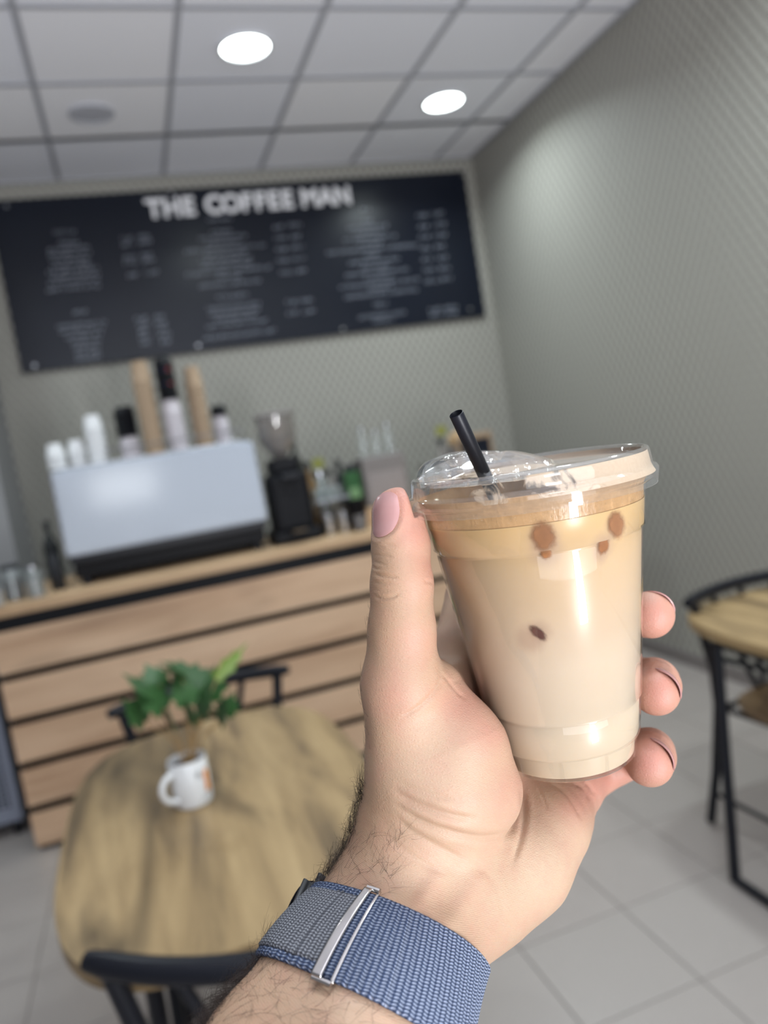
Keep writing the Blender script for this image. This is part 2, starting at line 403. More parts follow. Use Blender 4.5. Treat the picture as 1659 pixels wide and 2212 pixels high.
for (px, py, wd_) in R1: row(px, py, wd_, M['menudim'], .019)
R2 = [(275, 515), (312, 511), (275, 527), (312, 523), (279, 555), (318, 551), (281, 567), (320, 562), (287, 594), (326, 589),
      (305, 688), (345, 684), (308, 702), (348, 698), (311, 715), (351, 711), (314, 728), (354, 724), (317, 741), (358, 738),
      (602, 490), (636, 486), (606, 514), (640, 510), (609, 538), (643, 534), (612, 562), (646, 558), (618, 588), (652, 584), (631, 652), (663, 648), (634, 676), (668, 672),
      (913, 465), (944, 461), (916, 489), (949, 484), (919, 512), (951, 508), (922, 536), (954, 532), (925, 560), (957, 556), (928, 583), (960, 579), (931, 607), (964, 602), (940, 668), (972, 664), (943, 680), (975, 676)]
for (px, py) in R2: row(px, py, 25, M['menudim'], .022)
# ================================================================ bar counter
CXL, CXR, CYF, CZT = -0.675, 1.90, 3.41, 1.03
ct = thing('bar_counter', 'long bar counter faced with oak planks and black gaps', 'counter', ((CXL + CXR) / 2, 3.72, 0))
CO = Vector(ct.location); MC = Matrix.Translation(-CO)
MB().box(CXL + .012, CXR - .01, CYF + .012, 4.02, .0, CZT - .102).build('carcass', M['darkgap'], ct, MC)
MB().box(CXL, CXR, CYF + .006, 4.05, CZT - .102, CZT - .041, .002).build('black_band', M['blackpl'], ct, MC)
MB().box(CXL - .02, CXR + .02, CYF - .01, 4.07, CZT - .041, CZT, .003).build('worktop', M['worktop'], ct, MC)
for k, (z0, z1) in enumerate([(.756, .927), (.569, .724), (.382, .536), (.194, .349), (.020, .161)]):
    b = MB().box(-(CXR - CXL) / 2, (CXR - CXL) / 2, -.006, .006, z0, z1, .002).build('plank', M['plank'], ct)
    b.location = (0, CYF + .006 - CO.y, 0)
    b2 = MB().box(-.009, .009, -(4.02 - CYF) / 2, (4.02 - CYF) / 2, z0, z1, .002).build('side_plank', M['plank'], ct)
    b2.location = (CXR - CO.x - .001, (4.02 + CYF) / 2 - CO.y + .02, 0)
MB().box(CXL + .03, CXR - .03, CYF + .03, 3.9, 0, .02).build('plinth', M['blackpl'], ct, MC)
for x in (CXL + .06, CXR - .06): MB().box(x, x + .05, CYF + .002, CYF + .05, 0, .018, .003).build('foot', M['blackpl'], ct, MC)

# ================================================================ coffee machine
ZT = CZT
em_ = thing('espresso_machine', 'wide white espresso machine with black base on the bar counter', 'coffee machine', (0.09, 3.78, ZT))
m = MB()
def slab(poly, x0, x1):    # poly in (y, z), extruded along x
    v = [(x0, y, z) for y, z in poly] + [(x1, y, z) for y, z in poly]; n = len(poly)
    return v, [tuple(range(n)), tuple(range(n, 2 * n))[::-1]] + [(i, n + i, n + (i + 1) % n, (i + 1) % n) for i in range(n)]
bm = bmesh.new(); vv, ff = slab([(-.245, .135), (-.215, .505), (.02, .508), (.02, .135)], -.437, .437)
vs = [bm.verts.new(v) for v in vv]; [bm.faces.new([vs[i] for i in f]) for f in ff]
bmesh.ops.bevel(bm, geom=bm.edges[:], offset=.010, segments=3, affect='EDGES'); bmesh.ops.recalc_face_normals(bm, faces=bm.faces)
me = bpy.data.meshes.new('back_panel'); bm.to_mesh(me); bm.free(); link('back_panel', me, M['machine'], em_)
MB().box(-.4385, -.4365, -.235, -.10, .14, .50).build('side_seam', M['greypl'], em_)
MB().box(-.42, .42, -.20, .24, .03, .135, .008).build('base_body', M['blackpl'], em_)
MB().box(-.435, .435, .02, .26, .13, .50, .008).build('front_body', M['blackpl'], em_)
MB().box(-.43, .43, -.235, .26, .100, .134, .004).build('base_rim', M['steel'] if False else M['black'], em_)
MB().box(-.40, .40, -.16, .22, .508, .514, .002).build('cup_tray', M['steel'], em_)
for x in (-.38, .38):
    for y in (-.16, .2): MB().lathe([(.0005, .0), (.026, 0), (.022, .03), (.0005, .03)], 16, (x, y, 0)).build('foot', M['black'], em_)
r = MB(); r.tube([(-.20, -.19, .512), (-.20, -.19, .56), (.40, -.19, .56), (.40, -.19, .512)], .0035, 8); r.tube([(.08, -.19, .512), (.08, -.19, .56)], .003, 8)
r.tube([(.40, -.19, .56), (.40, .2, .56), (.40, .2, .512)], .0035, 8); r.build('cup_rail', M['steel'], em_)
for x in (-.22, .22):
    g = MB(); g.lathe([(.0005, .0), (.034, 0), (.034, -.04), (.030, -.05), (.0005, -.05)], 20, (x, .29, .24)); g.build('group_head', M['steel'], em_)
    g = MB(); g.tube([(x, .29, .18), (x, .44, .165)], [.012, .016], 12); g.build('portafilter', M['black'], em_)
for x in (-.40, .40): MB().tube([(x, .27, .40), (x + .02, .33, .33), (x + .01, .35, .14)], .005, 8).build('steam_wand', M['steel'], em_)

TOPZ = ZT + .514
ORD = ['', 'second', 'third', 'fourth', 'fifth', 'sixth', 'seventh', 'eighth', 'ninth', 'tenth', 'eleventh', 'twelfth', 'thirteenth']
def ordinal(k, n): return 'lowest' if k == 0 else 'topmost' if k == n - 1 else ORD[k] + ' from below'
def cupstack(name, label, cat, px, pyb, n, pitch, rt, rb, h, mat, y=3.66, group=None, flip=True, lean=0, pre='cup', zb=None):
    """one stack of nested cups standing mouth down; every cup is an object of its own"""
    x = at_y(px, pyb, y)[0]; z = TOPZ if zb is None else zb
    prof_ = [(rt, 0), (rt + .002, .002), (rt, .005), (rb, h), (rb - .002, h), (.0008, h - .002)]
    base = None
    for k in range(n):
        lab = label + ', ' + ordinal(k, n)
        if base is None:
            m = MB(); m.lathe(prof_ if flip else [(r_, h - z_) for r_, z_ in prof_], 24); o = m.build(name, mat); base = o
        else: o = base.copy(); COL.objects.link(o)
        o.location = (x, y, z + k * pitch); tag(o, lab, cat, group); 
    return x, z + (n - 1) * pitch + h
cupstack('white_cup', 'white cup in the leftmost stack on the coffee machine', 'cup', 125, 1005, 3, .026, .040, .027, .060, M['white'], 3.66, 'leftmost white cups', )
cupstack('white_cup', 'white ceramic cup in the second white stack on the coffee machine', 'cup', 172, 1003, 3, .028, .038, .027, .060, M['white'], 3.68, 'second stack of white cups')
cupstack('white_cup', 'white ceramic cup in the tallest white stack on the coffee machine', 'cup', 215, 990, 6, .029, .042, .030, .066, M['white'], 3.66, 'tall stack of white cups')
x, zt = cupstack('paper_cup', 'pale paper cup in the short stack under black lids', 'paper cup', 284, 975, 4, .018, .045, .032, .040, M['paper_cup'], 3.66, 'short stack of paper cups')
def lids(px, zb, n, pitch, rt, rb, h, label, grp, y=3.66, mat=None, x=None):
    base = None
    for k in range(n):
        if base is None: m = MB(); m.lathe([(rt, 0), (rt + .002, .004), (rt - .002, .008), (rb, h), (.0008, h)], 24); o = m.build('cup_lid', mat or M['blackpl']); base = o
        else: o = base.copy(); COL.objects.link(o)
        o.location = (x, y, zb + k * pitch)
        tag(o, label + ', ' + ordinal(k, n), 'cup lid', grp)
lids(0, zt, 9, .013, .046, .036, .030, 'black cup lid stacked on the short paper cup stack', 'black lids on the short cup stack', x=x)
cupstack('kraft_cup', 'brown kraft cup in the tall left stack on the machine', 'paper cup', 336, 975, 14, .0245, .043, .034, .095, M['kraft'], 3.64, 'tall left stack of kraft cups')
x, zt = cupstack('ribbed_paper_cup', 'pale paper cup in the tall stack under black lids', 'paper cup', 388, 975, 12, .0152, .043, .036, .060, M['paper_cup'], 3.64, 'tall stack of pale paper cups')
lids(0, zt, 12, .0145, .043, .033, .030, 'black cup lid in the tall stack on pale cups', 'black lids on the tall cup stack', 3.64, x=x)
for k, z in enumerate((.06, .125)):
    b = tag(MB().box(x - .004, x + .022, 3.602, 3.606, zt + z, zt + z + .018).build('label_sticker', M['red']), 'small red and blue label on the black lid stack, ' + ('lower one' if k == 0 else 'upper one'), 'label')
    MB().box(x - .014, x - .004, 3.602, 3.606, zt + z, zt + z + .018).build('blue_half', M['blue'], b)
cupstack('kraft_cup', 'brown kraft cup in the tall right stack on the machine', 'paper cup', 443, 960, 12, .0245, .041, .032, .095, M['kraft'], 3.66, 'tall right stack of kraft cups')
x, zt = cupstack('small_paper_cup', 'small pale paper cup in the rightmost stack on the machine', 'paper cup', 484, 952, 5, .020, .035, .027, .045, M['paper_cup'], 3.66, 'short stack of small paper cups')
lids(0, zt, 3, .014, .036, .028, .022, 'small black lid on the last paper cup stack', 'black lids on the small cup stack', x=x)

# ================================================================ grinder
def at_counter(px, y=3.66): return at_y(px, 1180, y)[0]
gx = .660
gr = thing('coffee_grinder', 'black coffee grinder with a clear bean hopper beside the machine', 'coffee grinder', (gx, 3.66, ZT))
g = MB(); g.box(-.115, .115, -.12, .14, 0, .06, .015); g.box(-.095, .095, -.10, .10, .05, .33, .03); g.box(-.07, .07, -.08, .08, .32, .40, .025); g.build('body', M['blackpl'], gr)
MB().lathe([(.0005, -.004), (.026, -.004), (.030, 0), (.030, .01)], 28).build('dial', M['black'], gr, Matrix.Translation((0, -.10, .25)) @ Matrix.Rotation(PI / 2, 4, 'X'))
MB().lathe([(.030, .40), (.045, .42), (.088, .49), (.092, .60), (.089, .60), (.085, .492), (.042, .424), (.028, .402)], 36).build('hopper', M['smoke'], gr)
MB().lathe([(.0005, .405), (.030, .405), (.042, .43), (.082, .492), (.083, .505), (.0005, .515)], 28).build('coffee_beans', M['beans'], gr)
MB().lathe([(.0005, .622), (.07, .620), (.098, .612), (.100, .602), (.094, .600), (.0005, .600)], 36).build('hopper_lid', M['greypl'], gr)
MB().box(-.045, .045, -.17, -.10, .30, .33, .01).build('spout', M['black'], gr)
MB().lathe([(.0005, .0), (.04, 0), (.042, .004), (.0005, .006)], 24, (0, -.15, .061)).build('tray', M['steel'], gr)

# ================================================================ things along the bar
def bottle(name, label, cat, px, y, h, r, mat, capmat=None, neck=.35, zb=None, x=None, grp=None):
    x = at_counter(px, y) if x is None else x; zb = ZT if zb is None else zb
    t = thing(name, label, cat, (x, y, zb), 0, grp)
    MB().lathe([(.0005, 0), (r * .96, 0), (r, .004), (r, h * .58), (r * .93, h * .66), (r * neck, h * .80), (r * neck, h * .93), (.0005, h * .93)], 24).build('bottle_body', mat, t)
    MB().lathe([(r * neck * 1.15, h * .90), (r * neck * 1.15, h), (.0005, h)], 16).build('cap', capmat or M['black'], t)
    return t
def jar(name, label, cat, px, y, h, r, fill, x=None, zb=None, lidm=None):
    x = at_counter(px, y) if x is None else x; zb = ZT if zb is None else zb
    t = thing(name, label, cat, (x, y, zb))
    MB().lathe([(.0005, 0), (r, 0), (r, h * .85), (r * .9, h * .9), (r * .88, h * .9), (r * .97, h * .84), (r * .97, .004), (.0005, .004)], 24).build('glass_body', M['glass'], t)
    if fill: MB().lathe([(.0005, .005), (r * .95, .005), (r * .95, h * .6), (.0005, h * .62)], 20).build('contents', fill, t)
    MB().lathe([(r * .94, h * .89), (r * .95, h), (.0005, h)], 20).build('lid', lidm or M['steel'], t)
    return t
# behind and beside the grinder
bottle('syrup_bottle', 'tall dark syrup bottle just right of the grinder', 'bottle', 740, 3.86, .30, .036, M['smoke'])
bottle('syrup_bottle', 'tall dark slim bottle behind the grinder hopper', 'bottle', 672, 3.95, .52, .038, plain('dark_bottle_glass', (52, 54, 50), .2))
bottle('syrup_bottle', 'amber syrup bottle beside the grinder', 'bottle', 694, 3.84, .36, .034, plain('amber_bottle', (120, 92, 50), .25))
bottle('pump_bottle', 'dark pump bottle left of the green package', 'bottle', 760, 3.93, .34, .036, plain('near_black_bottle', (30, 34, 38), .3))
x = at_counter(712, 3.97)
jar('storage_jar', 'pale jar with a yellow tag behind the small cups', 'jar', 716, 4.0, .30, .04, M['white'])
o = tag(MB().box(x - .03, x + .03, 3.90, 3.912, ZT + .31, ZT + .365, .004).build('yellow_note', M['yellow']), 'yellow note above the pale jar by the grinder', 'note')
# wire rack shelf with small things
rk = thing('counter_rack', 'grey metal rack of small glasses right of the grinder', 'rack', (.875, 3.72, ZT))
r = MB(); r.box(-.085, .085, -.07, .07, .155, .165, .002); r.build('shelf', M['steel'], rk)
for a in (-1, 1):
    for b in (-1, 1): MB().tube([(a * .08, b * .065, 0), (a * .08, b * .065, .20)], .004, 8).build('leg', M['steel'], rk)
for i, (dx, dy) in enumerate([(-.055, -.03), (0.0, -.035), (.05, -.03), (-.03, .03), (.03, .035)]):
    o = MB().lathe([(.0005, 0), (.018, 0), (.024, .055), (.022, .055), (.017, .004), (.0005, .004)], 16).build('shot_glass', M['glass'])
    o.location = (.868 + dx, 3.73 + dy, ZT + .1655); tag(o, 'small clear shot glass on the grey metal rack', 'glass', 'shot glasses on the rack')
for i, dx in enumerate((-.045, .03)):
    o = MB().lathe([(.0005, 0), (.030, 0), (.034, .05), (.038, .10), (.036, .10), (.030, .006), (.0005, .006)], 20).build('milk_jug', M['steel'])
    o.location = (.865 + dx * 1.0, 3.60, ZT); tag(o, 'steel milk jug under the metal rack, ' + ('nearer the grinder' if i == 0 else 'nearer the printed black cups'), 'jug')
# black printed cups pile
x = at_counter(757, 3.62)
base = None
for k in range(4):
    if base is None:
        base = MB().lathe([(.0005, .0), (.034, 0), (.048, .085), (.050, .088), (.047, .089), (.033, .004), (.0005, .004)], 28).build('black_cup', M['blackpl']); o = base
    else: o = base.copy(); COL.objects.link(o)
    o.location = (.955, 3.55, ZT + k * .020); tag(o, 'black paper cup with white print beside the rack, ' + ordinal(k, 4), 'paper cup', 'black printed cups')
pr = MB()
for i in range(5):
    for j in range(6):
        a = -PI / 2 - .62 + j * .22 + random.uniform(-.03, .03); z = .012 + i * .014
        rr = .0345 + (z / .085) * .014 + .0006; wv = random.uniform(.05, .09)
        vs = []
        for (aa, zz) in ((a, z), (a + wv, z), (a + wv, z + .008), (a, z + .008)):
            rz = .0345 + (zz / .085) * .014 + .0008; vs.append((rz * math.cos(aa), rz * math.sin(aa), zz))
        pr.add(vs, [(0, 1, 2, 3)])
for ch in [base]: pr.build('cup_print', M['chalk'], ch)
# green package
x = at_counter(769, 3.66)
t = thing('green_package', 'upright green package standing on the wooden ledge of the bar', 'package', (1.005, 3.74, ZT + .085))
MB().box(-.04, .04, -.03, .03, 0, .19, .008).build('pack_body', M['green'], t)
MB().box(-.026, .026, -.0315, -.029, .03, .11, .0005).build('pack_label', plain('pale_green_print', (120, 160, 110), .5), t)
MB().box(-.03, .03, -.012, .012, .19, .225, .004).build('pack_top', M['black'], t)
o = tag(MB().box(.965, 1.36, 3.66, 3.86, ZT, ZT + .082, .004).build('wooden_ledge', M['worktop']), 'low wooden ledge on the bar under the green package', 'ledge')
# grey box with glasses on top
t = thing('grey_appliance', 'grey box appliance with bottles standing on top, behind the thumb', 'appliance', (1.17, 3.76, ZT + .082))
MB().box(-.115, .115, -.08, .09, 0, .25, .012).build('housing', M['greypl'], t)
MB().box(-.095, .095, -.083, -.079, .03, .17, .002).build('front_panel', plain('lighter_grey_panel', (150, 142, 140), .5), t)
MB().lathe([(.0005, -.014), (.012, -.012), (.012, 0)], 16).build('knob', M['black'], t, Matrix.Translation((.07, -.08, .20)) @ Matrix.Rotation(PI / 2, 4, 'X'))
for i, (px, h, lab) in enumerate([(800, .15, 'tall clear bottle on the left of the grey box'), (831, .125, 'clear bottle in the middle of the grey box'), (858, .15, 'clear bottle on the right of the grey box')]):
    bottle('glass_bottle', lab, 'bottle', px, 3.74, h, .026, M['glass'], M['steel'], .6, ZT + .333, x=1.095 + i * .068)
jar('storage_jar', 'dark lidded jar behind the cup rim', 'jar', 930, 3.76, .24, .05, M['beans'], x=1.43)
bottle('pump_bottle', 'grey bottle between the dark jar and the small chalkboard', 'bottle', 950, 3.84, .36, .04, M['smoke'], x=1.55)
o = tag(MB().box(1.52, 1.58, 3.80, 3.81, ZT + .375, ZT + .425, .004).build('yellow_note', M['yellow']), 'yellow note left of the straw near the chalkboard', 'note')
t = thing('chalkboard', 'small dark chalkboard in an oak frame behind the straw', 'chalkboard', (1.69, 3.72, ZT))
MB().box(-.085, .085, -.006, .006, .03, .33, .002).build('slate', M['board'], t)
f = MB(); f.box(-.10, .10, -.012, .012, .33, .36, .003); f.box(-.10, .10, -.012, .012, 0, .03, .003); f.box(-.10, -.085, -.012, .012, .03, .33, .003); f.box(.085, .10, -.012, .012, .03, .33, .003)
f.build('frame', M['kraft'], t); MB().tube([(0, 0, .35), (0, .15, .0)], .006, 8).build('stand', M['kraft'], t)
o = tag(MB().lathe([(.0005, 0), (.05, 0), (.062, .03), (.045, .07), (.0005, .085)], 20).build('bread_bun', plain('tan_crust', (196, 160, 116), .7)), 'tan bun lying on top behind the chalkboard', 'bread'); o.location = (1.70, 3.94, ZT + .30)
o = tag(MB().box(1.62, 1.78, 3.89, 4.0, ZT, ZT + .30, .01).build('grey_carton', M['greypl']), 'grey carton standing behind the small chalkboard', 'carton')
# left end of the bar
jar('glass_jar', 'clear jar with a steel lid at the left end of the bar', 'jar', 72, 3.50, .135, .036, M['greypl'], x=-.485)
jar('glass_jar', 'dark lidded glass jar at the left end of the bar', 'jar', 32, 3.55, .150, .042, M['beans'], x=-.575, lidm=M['black'])
jar('glass_jar', 'pale glass jar cut by the left picture edge on the bar', 'jar', 5, 3.47, .115, .035, M['paper_cup'], x=-.645, lidm=M['black'])
bottle('syrup_bottle', 'dark bottle between the jars and the coffee machine', 'bottle', 105, 3.72, .30, .032, plain('black_green_bottle', (36, 42, 40), .25), x=-.42)
bottle('syrup_bottle', 'shorter dark bottle in front of the machine side', 'bottle', 105, 3.60, .20, .028, plain('black_blue_bottle', (22, 26, 34), .3), x=-.405)
# perforated cabinet left of the bar
t = thing('perforated_cabinet', 'pale grey cabinet with perforated side left of the bar', 'cabinet', (-.915, 3.80, 0))
MB().box(-.17, .17, -.16, .16, .06, .80, .01).build('body', M['cabinet'], t)
h = MB()
for i in range(13):
    for j in range(17): h.lathe([(.0005, 0), (.0062, 0), (.0062, .0012)], 6, (-.135 + i * .0215, 0, 0 + j * .0215))
hh = h.build('perforation', M['darkgap'], t, Matrix.Translation((0, -.161, .14))); 
hm = MB()
for i in range(13):
    for j in range(17):
        x_, z_ = -.135 + i * .0215, .14 + j * .0215; hm.box(x_ - .006, x_ + .006, -.1625, -.1600, z_ - .006, z_ + .006)
bpy.data.objects.remove(hh); hh = hm.build('perforation', M['darkgap'], t); hh['kind'] = 'stuff'
for a in (-.14, .12):
    for b in (-.14, .12): MB().box(a, a + .03, b, b + .03, 0, .062).build('foot', M['black'], t)
MB().box(-.172, .172, -.165, .165, .80, .82, .004).build('top_panel', M['cabinet'], t)

# ================================================================ tables
def superpoly(a, b, n, k=72):
    P = []
    for i in range(k):
        t = 2 * PI * i / k; c, s = math.cos(t), math.sin(t)
        P.append((a * math.copysign(abs(c) ** (2 / n), c), b * math.copysign(abs(s) ** (2 / n), s)))
    return P
def make_table(label, loc, rz, a, b, fx=.368, ia=.90):
    t = thing('cafe_table', label, 'table', loc, rz)
    bm = bmesh.new(); pl = superpoly(a, b, 3.4, 80)
    lo = [bm.verts.new((x, y, .722)) for x, y in pl]; hi = [bm.verts.new((x, y, .750)) for x, y in pl]
    bm.faces.new(lo[::-1]); ft = bm.faces.new(hi); n = len(pl)
    for i in range(n): bm.faces.new((lo[i], lo[(i + 1) % n], hi[(i + 1) % n], hi[i]))
    bmesh.ops.bevel(bm, geom=[e for e in ft.edges], offset=.002, segments=2, affect='EDGES')
    me = bpy.data.meshes.new('tabletop'); bm.to_mesh(me); bm.free(); link('tabletop', me, M['tabletop'], t)
    fa, fb = a * ia, b * .54
    MB().tube([(-fa, -fb, .705), (fa, -fb, .705), (fa, fb, .705), (-fa, fb, .705)], .014, 10, True).build('top_frame', M['black'], t)
    for sx in (-1, 1):
        for sy in (-1, 1):
            MB().tube([(sx * fa, sy * fb, .705), (sx * fx, sy * .245, .014)], .016, 12).build('leg', M['black'], t)
        MB().tube([(sx * fx, -.245, .016), (sx * fx, .245, .016)], .014, 10).build('foot_rail', M['black'], t)
    MB().tube([(-fa, -fb, .66), (fa, fb, .40)], .009, 8).build('cross_brace', M['black'], t)
    MB().tube([(-fa, fb, .66), (fa, -fb, .42)], .009, 8).build('cross_brace', M['black'], t)
    return t
make_table('rounded wooden table with the potted plant, in the middle', (.042, 1.672, 0), 0, .325, .54, .20, .55)
make_table('rounded wooden table beside the right patterned wall', (1.795, 1.545, 0), 0, .325, .54)
def make_chair(label, loc, rz, grp='black metal chairs with wooden seats'):
    """faces +Y of its own frame; backrest bar behind the seat at -Y"""
    t = thing('dining_chair', label, 'chair', loc, rz, grp)
    bm = bmesh.new(); pl = [(x, y + .03) for x, y in superpoly(.20, .205, 2.9, 48)]
    lo = [bm.verts.new((x * .98, y * .98, .435)) for x, y in pl]; hi = [bm.verts.new((x, y, .457)) for x, y in pl]
    bm.faces.new(lo[::-1]); ft = bm.faces.new(hi); n = len(pl)
    for i in range(n): bm.faces.new((lo[i], lo[(i + 1) % n], hi[(i + 1) % n], hi[i]))
    bmesh.ops.bevel(bm, geom=[e for e in ft.edges], offset=.004, segments=2, affect='EDGES')
    me = bpy.data.meshes.new('seat'); bm.to_mesh(me); bm.free(); link('seat', me, M['seat'], t)
    arc = [(x, -.245 + .075 * (abs(x) / .27) ** 2, .79) for x in np.linspace(-.27, .27, 17)]
    MB().tube(arc, [.015] + [.0190] * 15 + [.015], 16).build('top_bar', M['black'], t)
    for s in (-1, 1):
        MB().tube([(s * .236, -.186, .785), (s * .214, -.178, .66), (s * .200, -.172, .56), (s * .195, -.178, .44), (s * .205, -.215, .20), (s * .222, -.25, .016)], .0155, 12).build('side_post', M['black'], t)
        MB().tube([(s * .17, .15, .44), (s * .20, .205, .014)], .0135, 12).build('front_leg', M['black'], t)
        MB().tube([(s * .13, -.228, .785), (s * .045, -.19, .50), (s * .03, -.17, .44)], .010, 10).build('back_rod', M['black'], t)
        MB().tube([(s * .195, .19, .12), (s * .21, -.225, .12)], .008, 10).build('stretcher', M['black'], t)
    MB().tube([(0, -.243, .785), (0, -.18, .44)], .009, 10).build('back_rod', M['black'], t)
    MB().tube([(-.17, .15, .428), (.17, .15, .428), (.19, -.17, .428), (-.19, -.17, .428)], .010, 10, True).build('seat_frame', M['black'], t)
    return t
chair0 = make_chair('black metal chair behind the plant table, back against the bar side', (.062, 2.20, 0), PI)
def copy_chair(label, loc, rz):
    c = copy_tree(chair0); c.location = loc; c.rotation_euler = (0, 0, rz); c['label'] = label; return c
copy_chair('black metal chair in front of the plant table, nearest the wrist', (.11, 1.25, 0), math.radians(-16))
copy_chair('black metal chair behind the right table, by the patterned wall', (1.81, 1.825, 0), PI)

# ================================================================ mug with cutting
px_, py_ = -.014, 1.690
mg = thing('mug', 'white mug with orange emblem holding a small leafy cutting', 'mug', (px_, py_, .7502), 0)
MB().lathe([(.0005, .0), (.036, 0), (.040, .004), (.041, .02), (.042, .098), (.0405, .101), (.039, .098), (.038, .02), (.0005, .016)], 40).build('body', M['white'], mg)
hd = [(-.040 - .030 * math.sin(t_) , -.008, .052 + .030 * math.cos(t_)) for t_ in np.linspace(0, PI, 15)]
MB().tube(hd, .0068, 12).build('handle', M['white'], mg, Matrix.Rotation(math.radians(25), 4, 'Z'))
MB().lathe([(.0005, .074), (.02, .088), (.0385, .085), (.0385, .060), (.0005, .06)], 28).build('soil', M['soil'], mg)
def wrap(m, a0, a1, z0, z1, shape='ell', r=.0424):
    n = 14; vs = []; c = ((a0 + a1) / 2, (z0 + z1) / 2)
    for i in range(n):
        t_ = 2 * PI * i / n; a = c[0] + (a1 - a0) / 2 * math.cos(t_); z = c[1] + (z1 - z0) / 2 * math.sin(t_)
        vs.append((r * math.cos(a), r * math.sin(a), z))
    m.add(vs, [tuple(range(n))])
A = -PI / 2
m = MB(); wrap(m, A + .72, A + 1.10, .045, .078); wrap(m, A + .72, A + 1.10, .028, .050); m.build('orange_emblem', M['orange'], mg)
m = MB()
for i in range(5): wrap(m, A + .32 + i * .055, A + .35 + i * .055, .062 + (i % 2) * .006, .078, r=.0423)
for i in range(22):
    a = A + .35 + .75 * random.random(); z = .008 + .03 * random.random() * ((a - A)); wrap(m, a, a + .05, z, z + .003, r=.0423)
m.build('brown_print', M['soil'], mg)
# plant: ivy-like lobed leaves on thin stems
pt_ = thing('leafy_cutting', 'small plant cutting with lobed green leaves in the white mug', 'plant', (px_, py_, .8242))
def leafmesh(size, mat, name='leaf'):
    out = [(0, 0), (.18, -.10), (.46, -.02), (.42, .16), (.66, .34), (.40, .46), (.42, .66), (.20, .66), (0, 1.0), (-.20, .66), (-.42, .66), (-.40, .46), (-.66, .34), (-.42, .16), (-.46, -.02), (-.18, -.10)]
    m = MB(); c = [(0, .35, .03)]
    top = [(x, y, .10 * abs(x) ** 1.2 - .10 * y * y) for x, y in out]
    vs = [(x * size, y * size, z * size) for x, y, z in [(0, .35, -.01)] + top]
    bt = [(x, y, z - .0009) for x, y, z in vs]; n = len(out); fs = [(0, 1 + i, 1 + (i + 1) % n) for i in range(n)] + [(n + 1, n + 2 + (i + 1) % n, n + 2 + i) for i in range(n)]
    fs += [(1 + i, n + 2 + i, n + 2 + (i + 1) % n, 1 + (i + 1) % n) for i in range(n)]
    return m.add(vs + bt, fs, True)
LV = [(395, 1470, 1.68, .062, 180, 20, 0), (330, 1505, 1.67, .075, 120, 15, 0), (352, 1530, 1.66, .072, 100, 25, 0), (310, 1560, 1.66, .062, 110, 35, 0),
      (420, 1490, 1.71, .070, 10, 30, 0), (450, 1510, 1.69, .070, -60, 25, 0), (438, 1548, 1.65, .078, -120, 40, 0), (476, 1560, 1.66, .060, -140, 40, 0),
      (374, 1575, 1.64, .055, 160, 60, 0), (488, 1545, 1.68, .050, -80, 20, 0), (412, 1560, 1.64, .055, 180, 65, 0), (470, 1462, 1.68, .085, -62, 12, 1), (345, 1480, 1.70, .055, 60, 20, 0), (405, 1520, 1.66, .06, 60, 40, 0), (455, 1535, 1.70, .055, 200, 20, 0), (325, 1535, 1.70, .06, 30, 30, 0), (400, 1455, 1.72, .055, 150, 10, 0)]
st = MB()
for i, (px, py, y, s, rz, tilt, kind) in enumerate(LV):
    p = at_y(px, py, y); p = Vector((p[0] - px_, p[1] - py_, p[2] - .8242))
    root = Vector((random.uniform(-.008, .012), random.uniform(-.01, .01), 0)); mid = root.lerp(p, .5) + Vector((0, 0, .02))
    o = leafmesh(s * (1.0 if kind else 1.1), None).build('leaf', M['leaf2'] if kind else M['leaf'], pt_)
    o.location = p; o.rotation_euler = (math.radians(40 + tilt * .8), math.radians(random.uniform(-15, 15)), math.radians(rz * .6))
    if kind: o.scale = (.34, 1.15, 1); o['label'] = 'narrow yellow-green folded leaf'; o.rotation_euler = (math.radians(75), 0, math.radians(-2)); o.rotation_euler = (math.radians(85), math.radians(55), 0)
    MB().tube([root, mid, p], .0014, 6).build('stem', M['stem'], pt_)
# ================================================================ plastic cup of iced latte
def camP(px, py, d): return np.array([(px - CX) * d / FPX, (CY - py) * d / FPX, -float(d)])      # mm, lens axes
def to_world(p): return (np.asarray(p) / 1000.0) @ RW.T + np.array([0, 0, EYE])
CB = camP(1228, 1626, 306)                      # cup base centre, mm in lens axes
CUPW = Vector(to_world(CB))
cup = thing('iced_coffee_cup', 'clear plastic cup of iced milky coffee with flat lid, held in hand', 'cup', CUPW)
mmv = 0.001
def P(pr): return [(r * mmv, z * mmv) for r, z in pr]
OUT = [(25.0, 0), (26.0, 1.0), (26.8, 6.6), (27.0, 8.4), (28.3, 9.2), (28.7, 10.2), (30.3, 22.0), (29.9, 22.8), (29.9, 23.5), (31.0, 24.6), (39.1, 86.2), (38.9, 87.0), (39.0, 87.8), (40.3, 88.9), (42.0, 102.5), (42.2, 104), (44.6, 104.6), (45.6, 105.6), (45.2, 107)]
def rout(z): return float(np.interp(z, [p[1] for p in OUT], [p[0] for p in OUT]))
t = NT('clear_cup_plastic')
M['cupplastic'] = clear('clear_cup_plastic', (0.985, 0.985, 0.98), 0.025, 0.012, 1.42)
M['lidplastic'] = clear('clear_lid_plastic', (0.94, 0.945, 0.95), 0.05, 0.035, 1.5, 0.035, (0.9, 0.92, 0.93))
m = MB(); m.lathe(P([(.2, 0.9)] + OUT + [(44.2, 106.6), (43.8, 105.6)]), 96); m.build('cup_wall', M['cupplastic'], cup, sharp=0.9)
